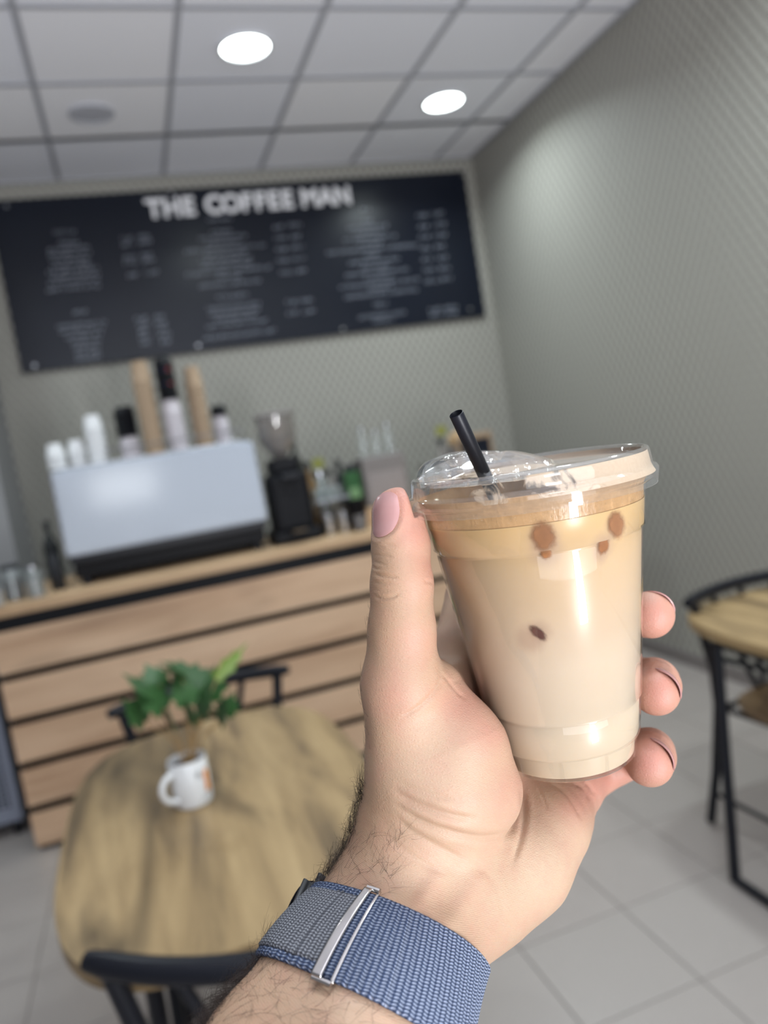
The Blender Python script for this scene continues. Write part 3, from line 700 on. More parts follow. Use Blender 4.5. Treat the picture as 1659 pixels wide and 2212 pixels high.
# latte: outline just inside the wall
t = NT('iced_latte'); co = t.coord(); sp = t.n('ShaderNodeSeparateXYZ'); t.l(co, sp.inputs[0])
z = t.math('MULTIPLY', sp.outputs[2], 10.0)      # 0 .. ~1
wob = t.noise(t.mapping(co, (14, 14, 30)), 1.0, 3, .5); z2 = t.math('ADD', z, t.math('MULTIPLY', t.math('SUBTRACT', wob, 0.5), 0.16))
col = t.ramp(z2, [(0.0, lin((187, 169, 145))), (0.22, lin((190, 174, 153))), (0.42, lin((189, 171, 150))), (0.56, lin((183, 162, 139))), (0.80, lin((183, 157, 126))), (0.96, lin((187, 156, 112)))])
stk = t.noise(t.mapping(co, (60, 60, 6)), 1.0, 4, .6); col = t.mix(t.math('MULTIPLY', stk, 0.10), col, lin((190, 158, 122)))
def cup_dir(px, py, z):     # where a seen point of the wall sits: angle about the cup axis, from the viewing ray
    r = RW @ np.array([px - CX, CY - py, -FPX]) / FPX * 1000.0; o = np.array([0, 0, EYE * 1000.0]) - np.array(CUPW) * 1000.0
    best = None
    for k in np.linspace(.2, .36, 1200):
        q = o + r * k
        if math.hypot(q[0], q[1]) < rout(q[2]) - .7: return q
    return o + r * .3
ICE = [((1174, 1158), 5.2, 4.2, (150, 100, 62)), ((1180, 1192), 5.5, 2.6, (156, 102, 60)), ((1330, 1133), 4.2, 4.0, (160, 110, 74)), ((1302, 1176), 4.5, 3.4, (158, 104, 66)), ((1296, 1198), 3.2, 3.0, (190, 166, 146)), ((1163, 1366), 4.2, 2.3, (92, 56, 48)), ((1145, 1382), 4.8, 2.6, (168, 158, 160))]
vor = []
for (pp, rad, core, c) in ICE:
    q = cup_dir(*pp, 0); vor.append((q, core, c))
    d = t.n('ShaderNodeVectorMath', operation='DISTANCE'); t.l(co, d.inputs[0]); d.inputs[1].default_value = tuple(q / 1000)
    nz = t.math('MULTIPLY', t.noise(co, 260, 2), .0022); dd = t.math('ADD', d.outputs['Value'], nz)
    f = t.ramp(t.math('MULTIPLY', dd, 1000.0 / (rad * 1.5 + 1.0)), [(0.35, (1, 1, 1, 1)), (1.0, (0, 0, 0, 1))], 'EASE')
    col = t.mix(t.math('MULTIPLY', f, .62), col, lin((160, 134, 114)))
t.set(Base_Color=col, Roughness=0.28); t.b.inputs['Subsurface Weight'].default_value = 0.25
t.b.inputs['Subsurface Radius'].default_value = (1, .7, .4); t.b.inputs['Subsurface Scale'].default_value = 0.004; t.b.inputs['Specular IOR Level'].default_value = 0.25
M['latte'] = t.m
LZ = 98.0
prof = [(.2, 1.6)] + [(r - .75, max(z_, 1.6)) for r, z_ in OUT if z_ < LZ] + [(rout(LZ) - .55, LZ + .3), (rout(LZ) - 2.2, LZ - .5), (.2, LZ - .6)]
drink = MB().lathe(P(prof), 96).build('drink', M['latte'], cup, sharp=0.9); drink['label'] = 'pale caramel coloured milky coffee'
# base ribs moulded in the foot of the wall
rb = MB()
for k in range(10):
    a = 2 * PI * k / 10 + .35; rb.tube([(26.3e-3 * math.cos(a), 26.3e-3 * math.sin(a), 1.2e-3), (27.1e-3 * math.cos(a), 27.1e-3 * math.sin(a), 8.2e-3)], .00028, 6)
rb.build('foot_ribs', M['cupplastic'], cup)
# ice showing through at the wall
icm = []
def icemat(c):      # milk hides the cube's rim, so it fades out towards its outline
    t = NT('brown_tinted_ice'); g = t.coord('Generated'); t.set(Base_Color=t.mix(t.noise(g, 2.5, 2), lin(tuple(v * .78 for v in c)), lin(tuple(v * 1.0 for v in c))), Roughness=0.3)
    d = t.n('ShaderNodeVectorMath', operation='DISTANCE'); m_ = t.mapping(g, (1, 0, 1)); t.l(m_, d.inputs[0]); d.inputs[1].default_value = (.5, 0, .5)
    f = t.ramp(t.math('ADD', d.outputs['Value'], t.math('MULTIPLY', t.math('SUBTRACT', t.noise(g, 4, 2), .5), .25)), [(.20, (.92, .92, .92, 1)), (.47, (0, 0, 0, 1))], 'EASE')
    tr = t.n('ShaderNodeBsdfTransparent'); mx = t.n('ShaderNodeMixShader'); t.l(f, mx.inputs[0]); t.l(tr.outputs[0], mx.inputs[1]); t.l(t.b.outputs[0], mx.inputs[2]); t.l(mx.outputs[0], t.out.inputs[0]); return t.m
for i, (q, core, c) in enumerate(vor):
    if i in (4, 6): continue
    u = Vector((q[0], q[1], 0)).normalized(); bm = bmesh.new(); bmesh.ops.create_cube(bm, size=1)
    bmesh.ops.bevel(bm, geom=bm.edges[:], offset=.12, segments=3, affect='EDGES', profile=.5)
    sx = core * (1.0 if i != 5 else .8); sz = core * (1.55 if i in (0, 2) else .9 if i in (1, 3) else 1.9)
    for v in bm.verts: v.co = Vector((v.co.x * sx * 2.6, v.co.y * 2.6, v.co.z * sz * 2.1)) * .001
    for f in bm.faces: f.smooth = True
    me = bpy.data.meshes.new('ice_cube'); bm.to_mesh(me); bm.free()
    o = link('ice_cube', me, icemat(c)); cen = Vector(q) / 1000 - u * .00085
    rotz = Matrix.Rotation(math.atan2(u.y, u.x) - PI / 2, 4, 'Z'); tilt = Matrix.Rotation([0.1, 1.45, .45, 1.25, 0, .7, 0][i], 4, 'Y')
    o.matrix_world = Matrix.Translation(CUPW + cen) @ rotz @ Matrix.Rotation(-.13, 4, 'X') @ tilt
    tag(o, ['upper brownish ice cube showing left of centre in the iced coffee', 'flat ice edge just below the upper brownish cube, left of centre', 'brownish ice cube high on the right side of the iced coffee', 'brownish ice cube below the high right one in the iced coffee', '', 'dark ice cube showing low in the middle of the iced coffee', ''][i], 'ice cube', None)
# coffee film and condensation between the drink and the lid
t = NT('coffee_film'); co = t.coord()
tr = t.n('ShaderNodeBsdfTransparent'); tr.inputs[0].default_value = (0.96, 0.88, 0.76, 1)
n1 = t.noise(t.mapping(co, (1, 1, 1.6)), 160, 5, .65); n2 = t.noise(t.mapping(co, (1, 1, .35)), 420, 3, .7)
t.set(Base_Color=lin((196, 156, 112)), Roughness=.35)
f = t.math('ADD', t.ramp(n1, [(.35, (.62, .62, .62, 1)), (.65, (.78, .78, .78, 1))]), t.math('MULTIPLY', t.ramp(n2, [(.55, (0, 0, 0, 1)), (.7, (1, 1, 1, 1))]), .12), True)
mx = t.n('ShaderNodeMixShader'); t.l(f, mx.inputs[0]); t.l(tr.outputs[0], mx.inputs[1]); t.l(t.b.outputs[0], mx.inputs[2]); t.l(mx.outputs[0], t.out.inputs[0])
t.bump(n2, .5, .0005)
M['film'] = t.m
MB().lathe(P([(rout(z_) - .9, z_) for z_ in np.linspace(LZ - .2, 103.5, 6)] + [(42.6, 106), (43.0, 108.5)]), 96).build('coffee_film', M['film'], cup)
# drops of condensation
dr = MB(); bmx = bmesh.new(); bmesh.ops.create_icosphere(bmx, subdivisions=1, radius=1); bmx.verts.index_update()
dv = [v.co.copy() for v in bmx.verts]; df_ = [tuple(v.index for v in f.verts) for f in bmx.faces]; bmx.free()
for k in range(420):
    a = random.uniform(-PI, .2); z_ = random.uniform(99, 104) if random.random() < .8 else random.uniform(90, 99); r_ = random.uniform(.10, .36) if z_ > 99 else random.uniform(.08, .16)
    R_ = rout(z_) - .85; c = Vector((R_ * math.cos(a), R_ * math.sin(a), z_))
    dr.add([(c + Vector((v.x * r_, v.y * r_, v.z * r_ * random.uniform(1, 1.15)))) * .001 for v in dv], df_, True)
o = dr.build('condensation_drops', M['cupplastic'], cup); o['kind'] = 'stuff'
# lid: flange and skirt, upright wall, raised sip ridge at the back left
lid = MB()
lid.lathe(P([(45.9, 103.2), (46.3, 103.1), (47.0, 106.8), (47.3, 108.6), (46.6, 109.6), (45.6, 110.0), (45.3, 110.8), (45.1, 113.0), (44.8, 115.4), (44.3, 116.3), (43.5, 116.6), (42.7, 116.2), (42.4, 114.4), (41.9, 113.9)]), 128)
top = []; NR, NA = 40, 128
def ridge(x, y):
    a = math.atan2(y, x); r = math.hypot(x, y)
    base = 7.6 * max(0.0, 1 - ((x + 17) / 29.5) ** 2) ** .75
    ins = max(0.0, min(1.0, (y + 6) / 14)); ins = ins * ins * (3 - 2 * ins)
    edge = max(0.0, min(1.0, (44.2 - r) / 1.6))
    groove = 1 - .55 * math.exp(-((math.hypot(x + 14, (y - 16) * 1.2) - 10) / 2.0) ** 2)
    return base * ins * groove * edge ** .5
for i in range(NR + 1):
    r = .3 + (42.0 - .3) * i / NR
    for j in range(NA):
        a = 2 * PI * j / NA; x, y = r * math.cos(a), r * math.sin(a)
        top.append((x * .001, y * .001, (113.9 + ridge(x * 1.03, y * 1.03) + 1.6 * (1 if ridge(x, y) > .4 else 0)) * .001))
lid.add(top, [(i * NA + j, i * NA + (j + 1) % NA, (i + 1) * NA + (j + 1) % NA, (i + 1) * NA + j) for i in range(NR) for j in range(NA)], True)
lid_o = lid.build('lid', M['lidplastic'], cup, sharp=1.2); lid_o['label'] = 'clear flat lid with a raised sip ridge'
# raised ridge crest: bright moulded edge
cr = MB(); pts = []
for x in np.linspace(-44, 12, 30):
    y = math.sqrt(max(0, 41.0 ** 2 - x * x)) * (.30 + .55 * (1 - ((x + 16) / 30) ** 2))
    y = min(y, math.sqrt(max(0.1, 42.5 ** 2 - x * x)))
    pts.append((x * .001, y * .001, (115.6 + 7.6 * max(0.0, 1 - ((x + 17) / 29.5) ** 2) ** .75) * .001))
cr.tube(pts, .0006, 8)
wl = []
for p in pts: wl += [p, (p[0], p[1] - .0006, .1142)]
cr.add(wl, [(2 * i, 2 * i + 1, 2 * i + 3, 2 * i + 2) for i in range(len(pts) - 1)], True)
cr.build('sip_ridge', M['lidplastic'], lid_o)
# pull tab at the right of the flange
tb = MB(); v = []
for i in range(9):
    a = math.radians(-28 + i * 6)
    for (r, z_) in ((46.2, 104.6), (48.6 + .8 * math.sin(PI * i / 8), 102.6)): v.append((r * math.cos(a) * .001, r * math.sin(a) * .001, z_ * .001))
tb.add(v, [(2 * i, 2 * i + 1, 2 * i + 3, 2 * i + 2) for i in range(8)], True); tb.build('lid_tab', M['lidplastic'], lid_o)
# coffee foam caught under the lid
t = NT('coffee_foam'); co = t.coord(); n1 = t.noise(co, 110, 4, .6, .6); n2 = t.noise(co, 900, 3)
t.set(Base_Color=t.mix(n2, lin((186, 160, 132)), lin((202, 180, 154))), Roughness=.5); t.bump(n2, .4, .0004)
tr = t.n('ShaderNodeBsdfTransparent'); sp = t.n('ShaderNodeSeparateXYZ'); t.l(co, sp.inputs[0])
thr = t.math('ADD', n1, t.math('MULTIPLY', sp.outputs[0], 7.0)); f = t.ramp(thr, [(.30, (0, 0, 0, 1)), (.40, (.93, .93, .93, 1))])
mx = t.n('ShaderNodeMixShader'); t.l(f, mx.inputs[0]); t.l(tr.outputs[0], mx.inputs[1]); t.l(t.b.outputs[0], mx.inputs[2]); t.l(mx.outputs[0], t.out.inputs[0])
M['foam'] = t.m
MB().lathe(P([(45.9, 107.2), (45.2, 108.6), (44.6, 110.2), (44.3, 112.5), (43.9, 115.2)]), 96).build('foam_on_wall', M['foam'], cup)
t2 = MB().lathe(P([(.3, 112.6), (20, 112.8), (40, 113.4)]), 64)
t2.build('foam_under_lid', M['foam'], cup)
# straw
def cup_pt(px, py, d): return Vector(to_world(camP(px, py, d)))
A_ = cup_pt(985, 893, 276); B_ = cup_pt(1046, 1024, 288)
D_ = (B_ - A_).normalized(); E_ = B_ + D_ * .035
stw = thing('straw', 'black drinking straw standing in the iced coffee lid', 'straw', A_)
m = MB(); q = D_.to_track_quat('Z', 'Y').to_matrix().to_4x4(); Ls = (E_ - A_).length
m.lathe([(.00245, 0), (.00262, .0002), (.00262, Ls), (.00235, Ls), (.00235, .0002), (.00245, 0)], 28); m.build('tube', M['black'], stw, q)
# ================================================================ hand and forearm (signed distance field in lens-axis millimetres)
def hpt(t4): return camP(t4[0], t4[1], t4[2]), float(t4[3])
CHAINS = {   # (px, py, depth mm, radius mm)
 'arm_r': [(-193, 3608, 124, 27), (430, 2600, 196, 25), (596, 2300, 236, 23.5), (704, 2113, 255, 20.5), (806, 1956, 274, 18.0), (868, 1850, 282, 16.0)],
 'arm_u': [(337, 3786, 122, 27), (720, 2640, 196, 25), (830, 2330, 236, 23), (888, 2078, 256, 19.6), (978, 1970, 279, 18.0), (1070, 1890, 294, 17)],
 'arm_m': [(37, 3622, 122, 26), (560, 2620, 190, 24), (740, 2290, 232, 22), (812, 2090, 252, 19), (900, 1960, 274, 17), (950, 1880, 283, 17)],
 'm2': [(868, 1880, 283, 16), (940, 1600, 306, 14), (988, 1420, 328, 12.0)],
 'm3': [(930, 1900, 284, 16.5), (1020, 1680, 318, 14), (1070, 1510, 343, 12.5)],
 'm4': [(960, 1920, 286, 16.5), (1100, 1740, 320, 14), (1160, 1610, 345, 12.5)],
 'm5': [(1005, 1925, 287, 17), (1130, 1830, 312, 17), (1205, 1748, 326, 14.5), (1236, 1712, 334, 11.5)],
 'hypo': [(1060, 1935, 290, 16), (1130, 1870, 302, 18), (1185, 1790, 314, 16)],
 'thenar': [(905, 1790, 281, 18), (960, 1700, 281, 21.5), (975, 1620, 284, 20), (925, 1500, 290, 14)],
 'thenar2': [(985, 1760, 284, 17), (1020, 1705, 285, 17.5), (1010, 1640, 288, 14)],
 'm1': [(868, 1800, 284, 15.5), (878, 1640, 281, 14.5), (868, 1480, 279, 14.2)],
 'web': [(900, 1500, 288, 11), (975, 1480, 318, 9.5)],
}
FINGERS = {
 'thumb': [(868, 1480, 279, 14.2), (868, 1360, 280, 12.0), (868, 1262, 283, 11.2), (866, 1180, 288, 10.6), (861, 1110, 291, 10.0)],
 'index': [(988, 1420, 328, 11.5), (1010, 1290, 352, 10.0), (1060, 1190, 362, 9.6), (1180, 1130, 362, 9.0), (1300, 1150, 352, 8.4)],
 'middle': [(1070, 1510, 343, 11.5), (1200, 1400, 358, 10.2), (1330, 1335, 354, 9.8), (1392, 1328, 338, 9.5), (1405, 1328, 318, 9.6)],
 'ring': [(1160, 1610, 345, 11.5), (1270, 1525, 356, 10.0), (1362, 1466, 350, 10.0), (1414, 1474, 333, 10.3), (1417, 1482, 320, 9.9), (1417, 1494, 310, 9.4)],
 'pinky': [(1236, 1712, 334, 10.5), (1290, 1668, 346, 9.6), (1362, 1632, 346, 9.6), (1404, 1626, 331, 10.2), (1404, 1634, 316, 10.0), (1402, 1646, 306, 9.5)],
}
def sdf_cone(p, a, b, ra, rb):
    ba = b - a; l2 = float(ba @ ba); pa = p - a
    h = np.clip((pa @ ba) / l2, 0, 1)[..., None]
    return np.linalg.norm(pa - h * ba, axis=-1) - (ra + (rb - ra) * h[..., 0])
def smin(a, b, k):
    h = np.maximum(k - np.abs(a - b), 0) / k
    return np.minimum(a, b) - h * h * k * .25
CUPU = AZ.copy()                                  # cup axis in lens axes
def cup_sdf(p):
    q = p - CB; z = q @ CUPU; r = np.linalg.norm(q - z[..., None] * CUPU, axis=-1)
    R = np.interp(z, [o[1] for o in OUT], [o[0] for o in OUT])
    R = np.where(z > 104, 47.4, R)
    return np.maximum(np.maximum((r - R) * .99, -z), z - 118)
ACT = [None]
def chain(p, pts, k=0.0):
    d = None; act = ACT[0]
    for s, e in zip(pts[:-1], pts[1:]):
        if act is not None and (s, e) not in act: continue
        a, ra = hpt(s); b, rb = hpt(e); c = sdf_cone(p, a, b, ra, rb)
        d = c if d is None else (np.minimum(d, c) if k <= 0 else smin(d, c, k))
    return np.full(p.shape[:-1], 1e3) if d is None else d
SEGS = [(s, e) for L in list(CHAINS.values()) + list(FINGERS.values()) for s, e in zip(L[:-1], L[1:])]
def hand_sdf_big(p, cell=14.0):      # same field, evaluated cell by cell with only the limbs near each cell
    key = np.floor(p / cell).astype(np.int64); u, inv = np.unique(key, axis=0, return_inverse=True); inv = inv.ravel()
    cen = (u + .5) * cell; R = cell * .87
    SD = np.stack([sdf_cone(cen, hpt(s)[0], hpt(e)[0], s[3], e[3]) for s, e in SEGS], 1)
    order = np.argsort(inv, kind='stable'); cut = np.searchsorted(inv[order], np.arange(len(u) + 1)); out = np.empty(len(p))
    for i in range(len(u)):
        ids = order[cut[i]:cut[i + 1]]; lim = SD[i].min() + 2 * R + 14
        ACT[0] = {SEGS[j] for j in np.flatnonzero(SD[i] < lim)}; out[ids] = hand_sdf(p[ids])
    ACT[0] = None; return out
def hand_sdf(p):
    arm = chain(p, CHAINS['arm_r'], 4); arm = smin(arm, chain(p, CHAINS['arm_u'], 4), 12); arm = smin(arm, chain(p, CHAINS['arm_m'], 4), 8)
    palm = chain(p, CHAINS['m2'], 3)
    for n in ('m3', 'm4', 'm5'): palm = smin(palm, chain(p, CHAINS[n], 3), 10)
    palm = smin(palm, chain(p, CHAINS['hypo'], 4), 8)
    palm = smin(palm, chain(p, CHAINS['web'], 3), 9)
    th = smin(smin(chain(p, CHAINS['thenar'], 4), chain(p, CHAINS['thenar2'], 4), 6), chain(p, CHAINS['m1'], 3), 9)
    palm = smin(palm, th, 4.5)
    d = smin(arm, palm, 12)
    fing = None
    for n in ('index', 'middle', 'ring', 'pinky'):
        c = chain(p, FINGERS[n], 1.5); fing = c if fing is None else smin(fing, c, 1.0)
    d = smin(d, fing, 5); d = smin(d, chain(p, FINGERS['thumb'], 2.5), 4)
    c = -(cup_sdf(p) - .12); h = np.maximum(1.6 - np.abs(d - c), 0) / 1.6
    return np.maximum(d, c) + h * h * 1.6 * .25
def surface_nets(lo, hi, step):
    n = [int(math.ceil((hi[i] - lo[i]) / step)) + 1 for i in range(3)]
    ax = [lo[i] + step * np.arange(n[i]) for i in range(3)]
    # coarse pass: skip blocks far from the surface
    B = 10; V = np.full(n, 50.0, np.float32)
    blk = [range(0, n[i], B) for i in range(3)]
    cen = np.array([[lo[0] + step * (i + B / 2), lo[1] + step * (j + B / 2), lo[2] + step * (k + B / 2)] for i in blk[0] for j in blk[1] for k in blk[2]])
    dc = hand_sdf(cen); ids = [(i, j, k) for i in blk[0] for j in blk[1] for k in blk[2]]
    rad = step * B * .9 + 4
    todo = [t for t, d in zip(ids, dc) if abs(d) < rad + 2]
    for t, d in zip(ids, dc):
        if d <= -(rad + 2): V[t[0]:t[0] + B, t[1]:t[1] + B, t[2]:t[2] + B] = -50
    for c0 in range(0, len(todo), 600):
        ch = todo[c0:c0 + 600]; pts = []; sl = []
        for (i, j, k) in ch:
            a = ax[0][i:i + B]; b = ax[1][j:j + B]; c = ax[2][k:k + B]
            g = np.stack(np.meshgrid(a, b, c, indexing='ij'), -1); sl.append((i, j, k, g.shape[:3])); pts.append(g.reshape(-1, 3))
        d = hand_sdf_big(np.concatenate(pts)); o = 0
        for (i, j, k, s) in sl:
            m_ = s[0] * s[1] * s[2]; V[i:i + s[0], j:j + s[1], k:k + s[2]] = d[o:o + m_].reshape(s); o += m_
    ins = V < 0; C = [x - 1 for x in n]; cid = []; cps = []
    for axis in range(3):
        sl0 = [slice(None)] * 3; sl1 = [slice(None)] * 3; sl0[axis] = slice(0, -1); sl1[axis] = slice(1, None)
        I = np.argwhere(ins[tuple(sl0)] != ins[tuple(sl1)]); I1 = I.copy(); I1[:, axis] += 1
        a = V[tuple(I.T)]; b = V[tuple(I1.T)]; pos = I.astype(np.float64); pos[:, axis] += a / (a - b)
        o1, o2 = [x for x in range(3) if x != axis]
        for da in (0, -1):
            for db in (0, -1):
                J = I.copy(); J[:, o1] += da; J[:, o2] += db
                ok = (J >= 0).all(1) & (J < np.array(C)).all(1)
                cid.append(np.ravel_multi_index(tuple(J[ok].T), C)); cps.append(pos[ok])
    cid = np.concatenate(cid); cps = np.concatenate(cps); uid, inv = np.unique(cid, return_inverse=True); cnt = np.bincount(inv)
    verts = np.stack([np.bincount(inv, cps[:, k]) / cnt for k in range(3)], 1) * step + np.array(lo)
    class _Idx:
        def __getitem__(s_, t): return np.searchsorted(uid, np.ravel_multi_index(t, C))
    idx = _Idx()
    faces = []
    for axis in range(3):
        sl0 = [slice(None)] * 3; sl1 = [slice(None)] * 3; sl0[axis] = slice(0, -1); sl1[axis] = slice(1, None)
        a = ins[tuple(sl0)]; b = ins[tuple(sl1)]; I = np.argwhere(a != b); s = a[a != b]
        o1, o2 = [(1, 2), (2, 0), (0, 1)][axis]
        q = []
        for (da, db) in ((0, 0), (-1, 0), (-1, -1), (0, -1)):
            J = I.copy(); J[:, o1] += da; J[:, o2] += db; q.append(J)
        ok = np.ones(len(I), bool)
        for J in q: ok &= (J >= 0).all(1) & (J < np.array(C)).all(1)
        Q = np.stack([idx[tuple(J[ok].T)] for J in q], 1); s = s[ok]
        Q = np.where(s[:, None], Q, Q[:, ::-1]); faces.append(Q[(Q >= 0).all(1)])
    return verts, np.concatenate(faces)
STEP = 1.05
LO = (-112.0, -230.0, -378.0); HI = (128.0, 20.0, -88.0)
hv, hf = surface_nets(LO, HI, STEP)
def mesh_np(name, v, f):
    me = bpy.data.meshes.new(name); me.vertices.add(len(v)); me.vertices.foreach_set('co', np.asarray(v, np.float32).ravel())
    k = f.shape[1]; me.loops.add(f.size); me.loops.foreach_set('vertex_index', f.ravel().astype(np.int32))
    me.polygons.add(len(f)); me.polygons.foreach_set('loop_start', np.arange(0, f.size, k, dtype=np.int32))
    me.update(calc_edges=True); me.polygons.foreach_set('use_smooth', np.ones(len(f), bool)); me.update(); return me
def split_quads(v, f):
    e = np.sort(np.stack([f, np.roll(f, -1, 1)], -1).reshape(-1, 2), 1); key = e[:, 0].astype(np.int64) * len(v) + e[:, 1]
    u, inv = np.unique(key, return_inverse=True); inv = inv.reshape(-1, 4) + len(v)
    mid = (v[u // len(v)] + v[u % len(v)]) / 2; cen = v[f].mean(1); c = np.arange(len(f)) + len(v) + len(u)
    q = [np.stack([f[:, i], inv[:, i], c, inv[:, i - 1]], 1) for i in range(4)]
    return np.concatenate([v, mid, cen]), np.concatenate(q)
hv, hf = split_quads(hv, hf)
for _ in range(2):      # relax, then settle on the field again
    e = np.concatenate([hf[:, [0, 1]], hf[:, [1, 2]], hf[:, [2, 3]], hf[:, [3, 0]]]); cn = np.maximum(np.bincount(e[:, 0], minlength=len(hv)), 1)
    hv = hv * .5 + .5 * np.stack([np.bincount(e[:, 0], hv[e[:, 1], k], minlength=len(hv)) for k in range(3)], 1) / cn[:, None]
me = mesh_np('person', hv, hf)
N = len(me.vertices); hv = np.empty(N * 3, np.float32); me.vertices.foreach_get('co', hv); hv = hv.reshape(-1, 3).astype(float)
def grad(p, e=.4):
    g = np.stack([hand_sdf(p + np.eye(3)[i] * e) - hand_sdf(p - np.eye(3)[i] * e) for i in range(3)], -1)
    return g / np.maximum(np.linalg.norm(g, axis=1, keepdims=True), 1e-6)
nr = np.empty(N * 3, np.float32); me.vertex_normals.foreach_get('vector', nr); nr = nr.reshape(-1, 3).astype(float)
if (nr[:200] * grad(hv[:200])).sum() < 0: nr = -nr; me.flip_normals()
vd = hand_sdf_big(hv)
hv -= nr * np.clip(vd, -.5, .5)[:, None]
def pix(p): return np.stack([CX + FPX * p[:, 0] / -p[:, 2], CY - FPX * p[:, 1] / -p[:, 2]], 1)
px = pix(np.minimum(hv, [1e9, 1e9, -20.0])); dep = -hv[:, 2]
facing = (nr * (-hv / np.linalg.norm(hv, axis=1, keepdims=True))).sum(1)     # >0 towards the lens side
def polyd(P2, line):
    d = np.full(len(P2), 1e9); L = np.array(line, float)
    for a, b in zip(L[:-1], L[1:]):
        ba = b - a; h = np.clip(((P2 - a) @ ba) / (ba @ ba), 0, 1); d = np.minimum(d, np.linalg.norm(P2 - a - h[:, None] * ba, axis=1))
    return d
def taper(P2, L):      # 0 at the ends of the crease, 1 in the middle
    L = np.array(L, float); tot = 0; best = np.full(len(P2), 1e9); s_ = np.zeros(len(P2)); T = np.linalg.norm(np.diff(L, axis=0), axis=1).sum()
    for a, b in zip(L[:-1], L[1:]):
        ba = b - a; l = np.linalg.norm(ba); h = np.clip(((P2 - a) @ ba) / (ba @ ba), 0, 1); d = np.linalg.norm(P2 - a - h[:, None] * ba, axis=1)
        m = d < best; best[m] = d[m]; s_[m] = (tot + h[m] * l) / T; tot += l
    return np.clip(np.minimum(s_, 1 - s_) * 5, 0, 1)
def smooth_line(L, k=3):
    L = np.array(L, float)
    for _ in range(k):
        q = [L[0]]
        for a, b in zip(L[:-1], L[1:]): q += [a * .75 + b * .25, a * .25 + b * .75]
        L = np.array(q + [L[-1]])
    return L
CREASES = [   # polyline, half width mm, depth mm, depth range (mm from lens)
 ([(806, 1200), (830, 1198), (850, 1206)], .5, .22, 320), ([(806, 1238), (822, 1244), (840, 1246), (862, 1247)], .55, .42, 320),
 ([(803, 1222), (815, 1232), (822, 1226)], .4, .25, 320), ([(804, 1256), (824, 1262), (850, 1260)], .45, .22, 320),
 ([(803, 1283), (818, 1292), (840, 1293), (866, 1282)], .55, .42, 320), ([(804, 1272), (826, 1278), (846, 1277)], .4, .2, 320), ([(804, 1212), (818, 1216), (836, 1222)], .4, .2, 320),
 ([(915, 1254), (926, 1258), (937, 1258)], .6, .35, 320), ([(830, 1175), (845, 1180), (862, 1180)], .5, .2, 320),
 ([(952, 1440), (955, 1462), (946, 1486), (925, 1510), (900, 1532), (860, 1552)], .8, .55, 330),
 ([(952, 1452), (968, 1470), (990, 1498), (1008, 1512)], .6, .3, 340),
 ([(846, 1700), (868, 1722), (905, 1740), (950, 1757), (1000, 1768), (1040, 1768)], 1.3, .85, 330),
 ([(846, 1728), (880, 1760), (930, 1785), (980, 1800), (1025, 1811), (1065, 1811), (1095, 1800), (1118, 1775)], 1.3, 1.0, 330),
 ([(848, 1755), (880, 1790), (920, 1815), (965, 1840), (1010, 1862)], 1.2, .55, 330),
 ([(850, 1690), (880, 1700), (930, 1716), (985, 1728)], 1.1, .4, 330),
 ([(1122, 1690), (1132, 1725), (1134, 1765), (1126, 1810), (1112, 1850), (1108, 1880)], 1.1, .8, 360),
 ([(1010, 1862), (1060, 1890), (1078, 1925), (1086, 1960), (1092, 1992)], 1.2, .15, 340),
 ([(830, 1800), (870, 1835), (920, 1870), (970, 1892)], 1.1, .35, 330),
 ([(1190, 1690), (1215, 1705), (1240, 1735), (1260, 1775)], .8, .45, 380), ([(1160, 1700), (1175, 1725), (1182, 1750)], .5, .22, 380),
 ([(1238, 1690), (1262, 1702), (1272, 1730)], .8, .4, 380), ([(1262, 1690), (1276, 1700), (1285, 1718)], .8, .4, 380),
]
disp = np.zeros(N)
def near_line(L, pad=45):
    A = np.array(L, float); return np.flatnonzero((px > A.min(0) - pad).all(1) & (px < A.max(0) + pad).all(1))
for L, wv, dv_, dmax in CREASES:
    I = near_line(L, 30); L = smooth_line(L, 2); d = polyd(px[I], L) * dep[I] / FPX
    disp[I] -= dv_ * taper(px[I], L) * (np.exp(-(d / wv) ** 2) - .22 * np.exp(-((d - 2.2 * wv) / (1.2 * wv)) ** 2)) * np.clip((facing[I] + .05) * 6, 0, 1) * (dep[I] < dmax)
# tendons of the wrist stand a little proud
for L, wv, hh in [([(870, 2010), (905, 1950), (950, 1890)], 3.0, .7), ([(935, 2050), (975, 1990), (1030, 1905)], 3.5, 1.0), ([(1020, 2080), (1060, 2020)], 3, .5)]:
    I = near_line(L, 60); d = polyd(px[I], smooth_line(L, 2)) * dep[I] / FPX; disp[I] += hh * np.exp(-(d / wv) ** 2) * np.clip(facing[I] * 3, 0, 1)
# nail beds: recess the skin a little where the nails sit
NAILS = [   # centre (px, py, depth), along (towards the tip), out (where it faces), half width, half length mm, label
 ((830, 1112, 284), (-.12, 1, -.05), (-.66, .08, .75), 6.4, 8.4),
]
def nail_frame(n):
    c = camP(*n[0]); o = np.array(n[2], float); o /= np.linalg.norm(o); a = np.array(n[1], float); a -= (a @ o) * o; a /= np.linalg.norm(a); s = np.cross(a, o)
    return c, o, a, s
for n in NAILS:
    c, o, a, s = nail_frame(n); q = hv - c; u = (q @ s) / n[3]; v = (q @ a) / n[4]; e = (np.abs(u) ** 2.6 + np.abs(v) ** 2.6) ** (1 / 2.6)
    near = (np.abs(q @ o) < 9) & ((nr @ o) > -.1)
    disp += np.where(near, -.35 * np.clip((1.12 - e) * 6, 0, 1) + .30 * np.exp(-((e - 1.22) / .12) ** 2) * (v < .75), 0)
hv2 = hv + nr * disp[:, None]
me.vertices.foreach_set('co', to_world(hv2).astype(np.float32).ravel()); me.update()
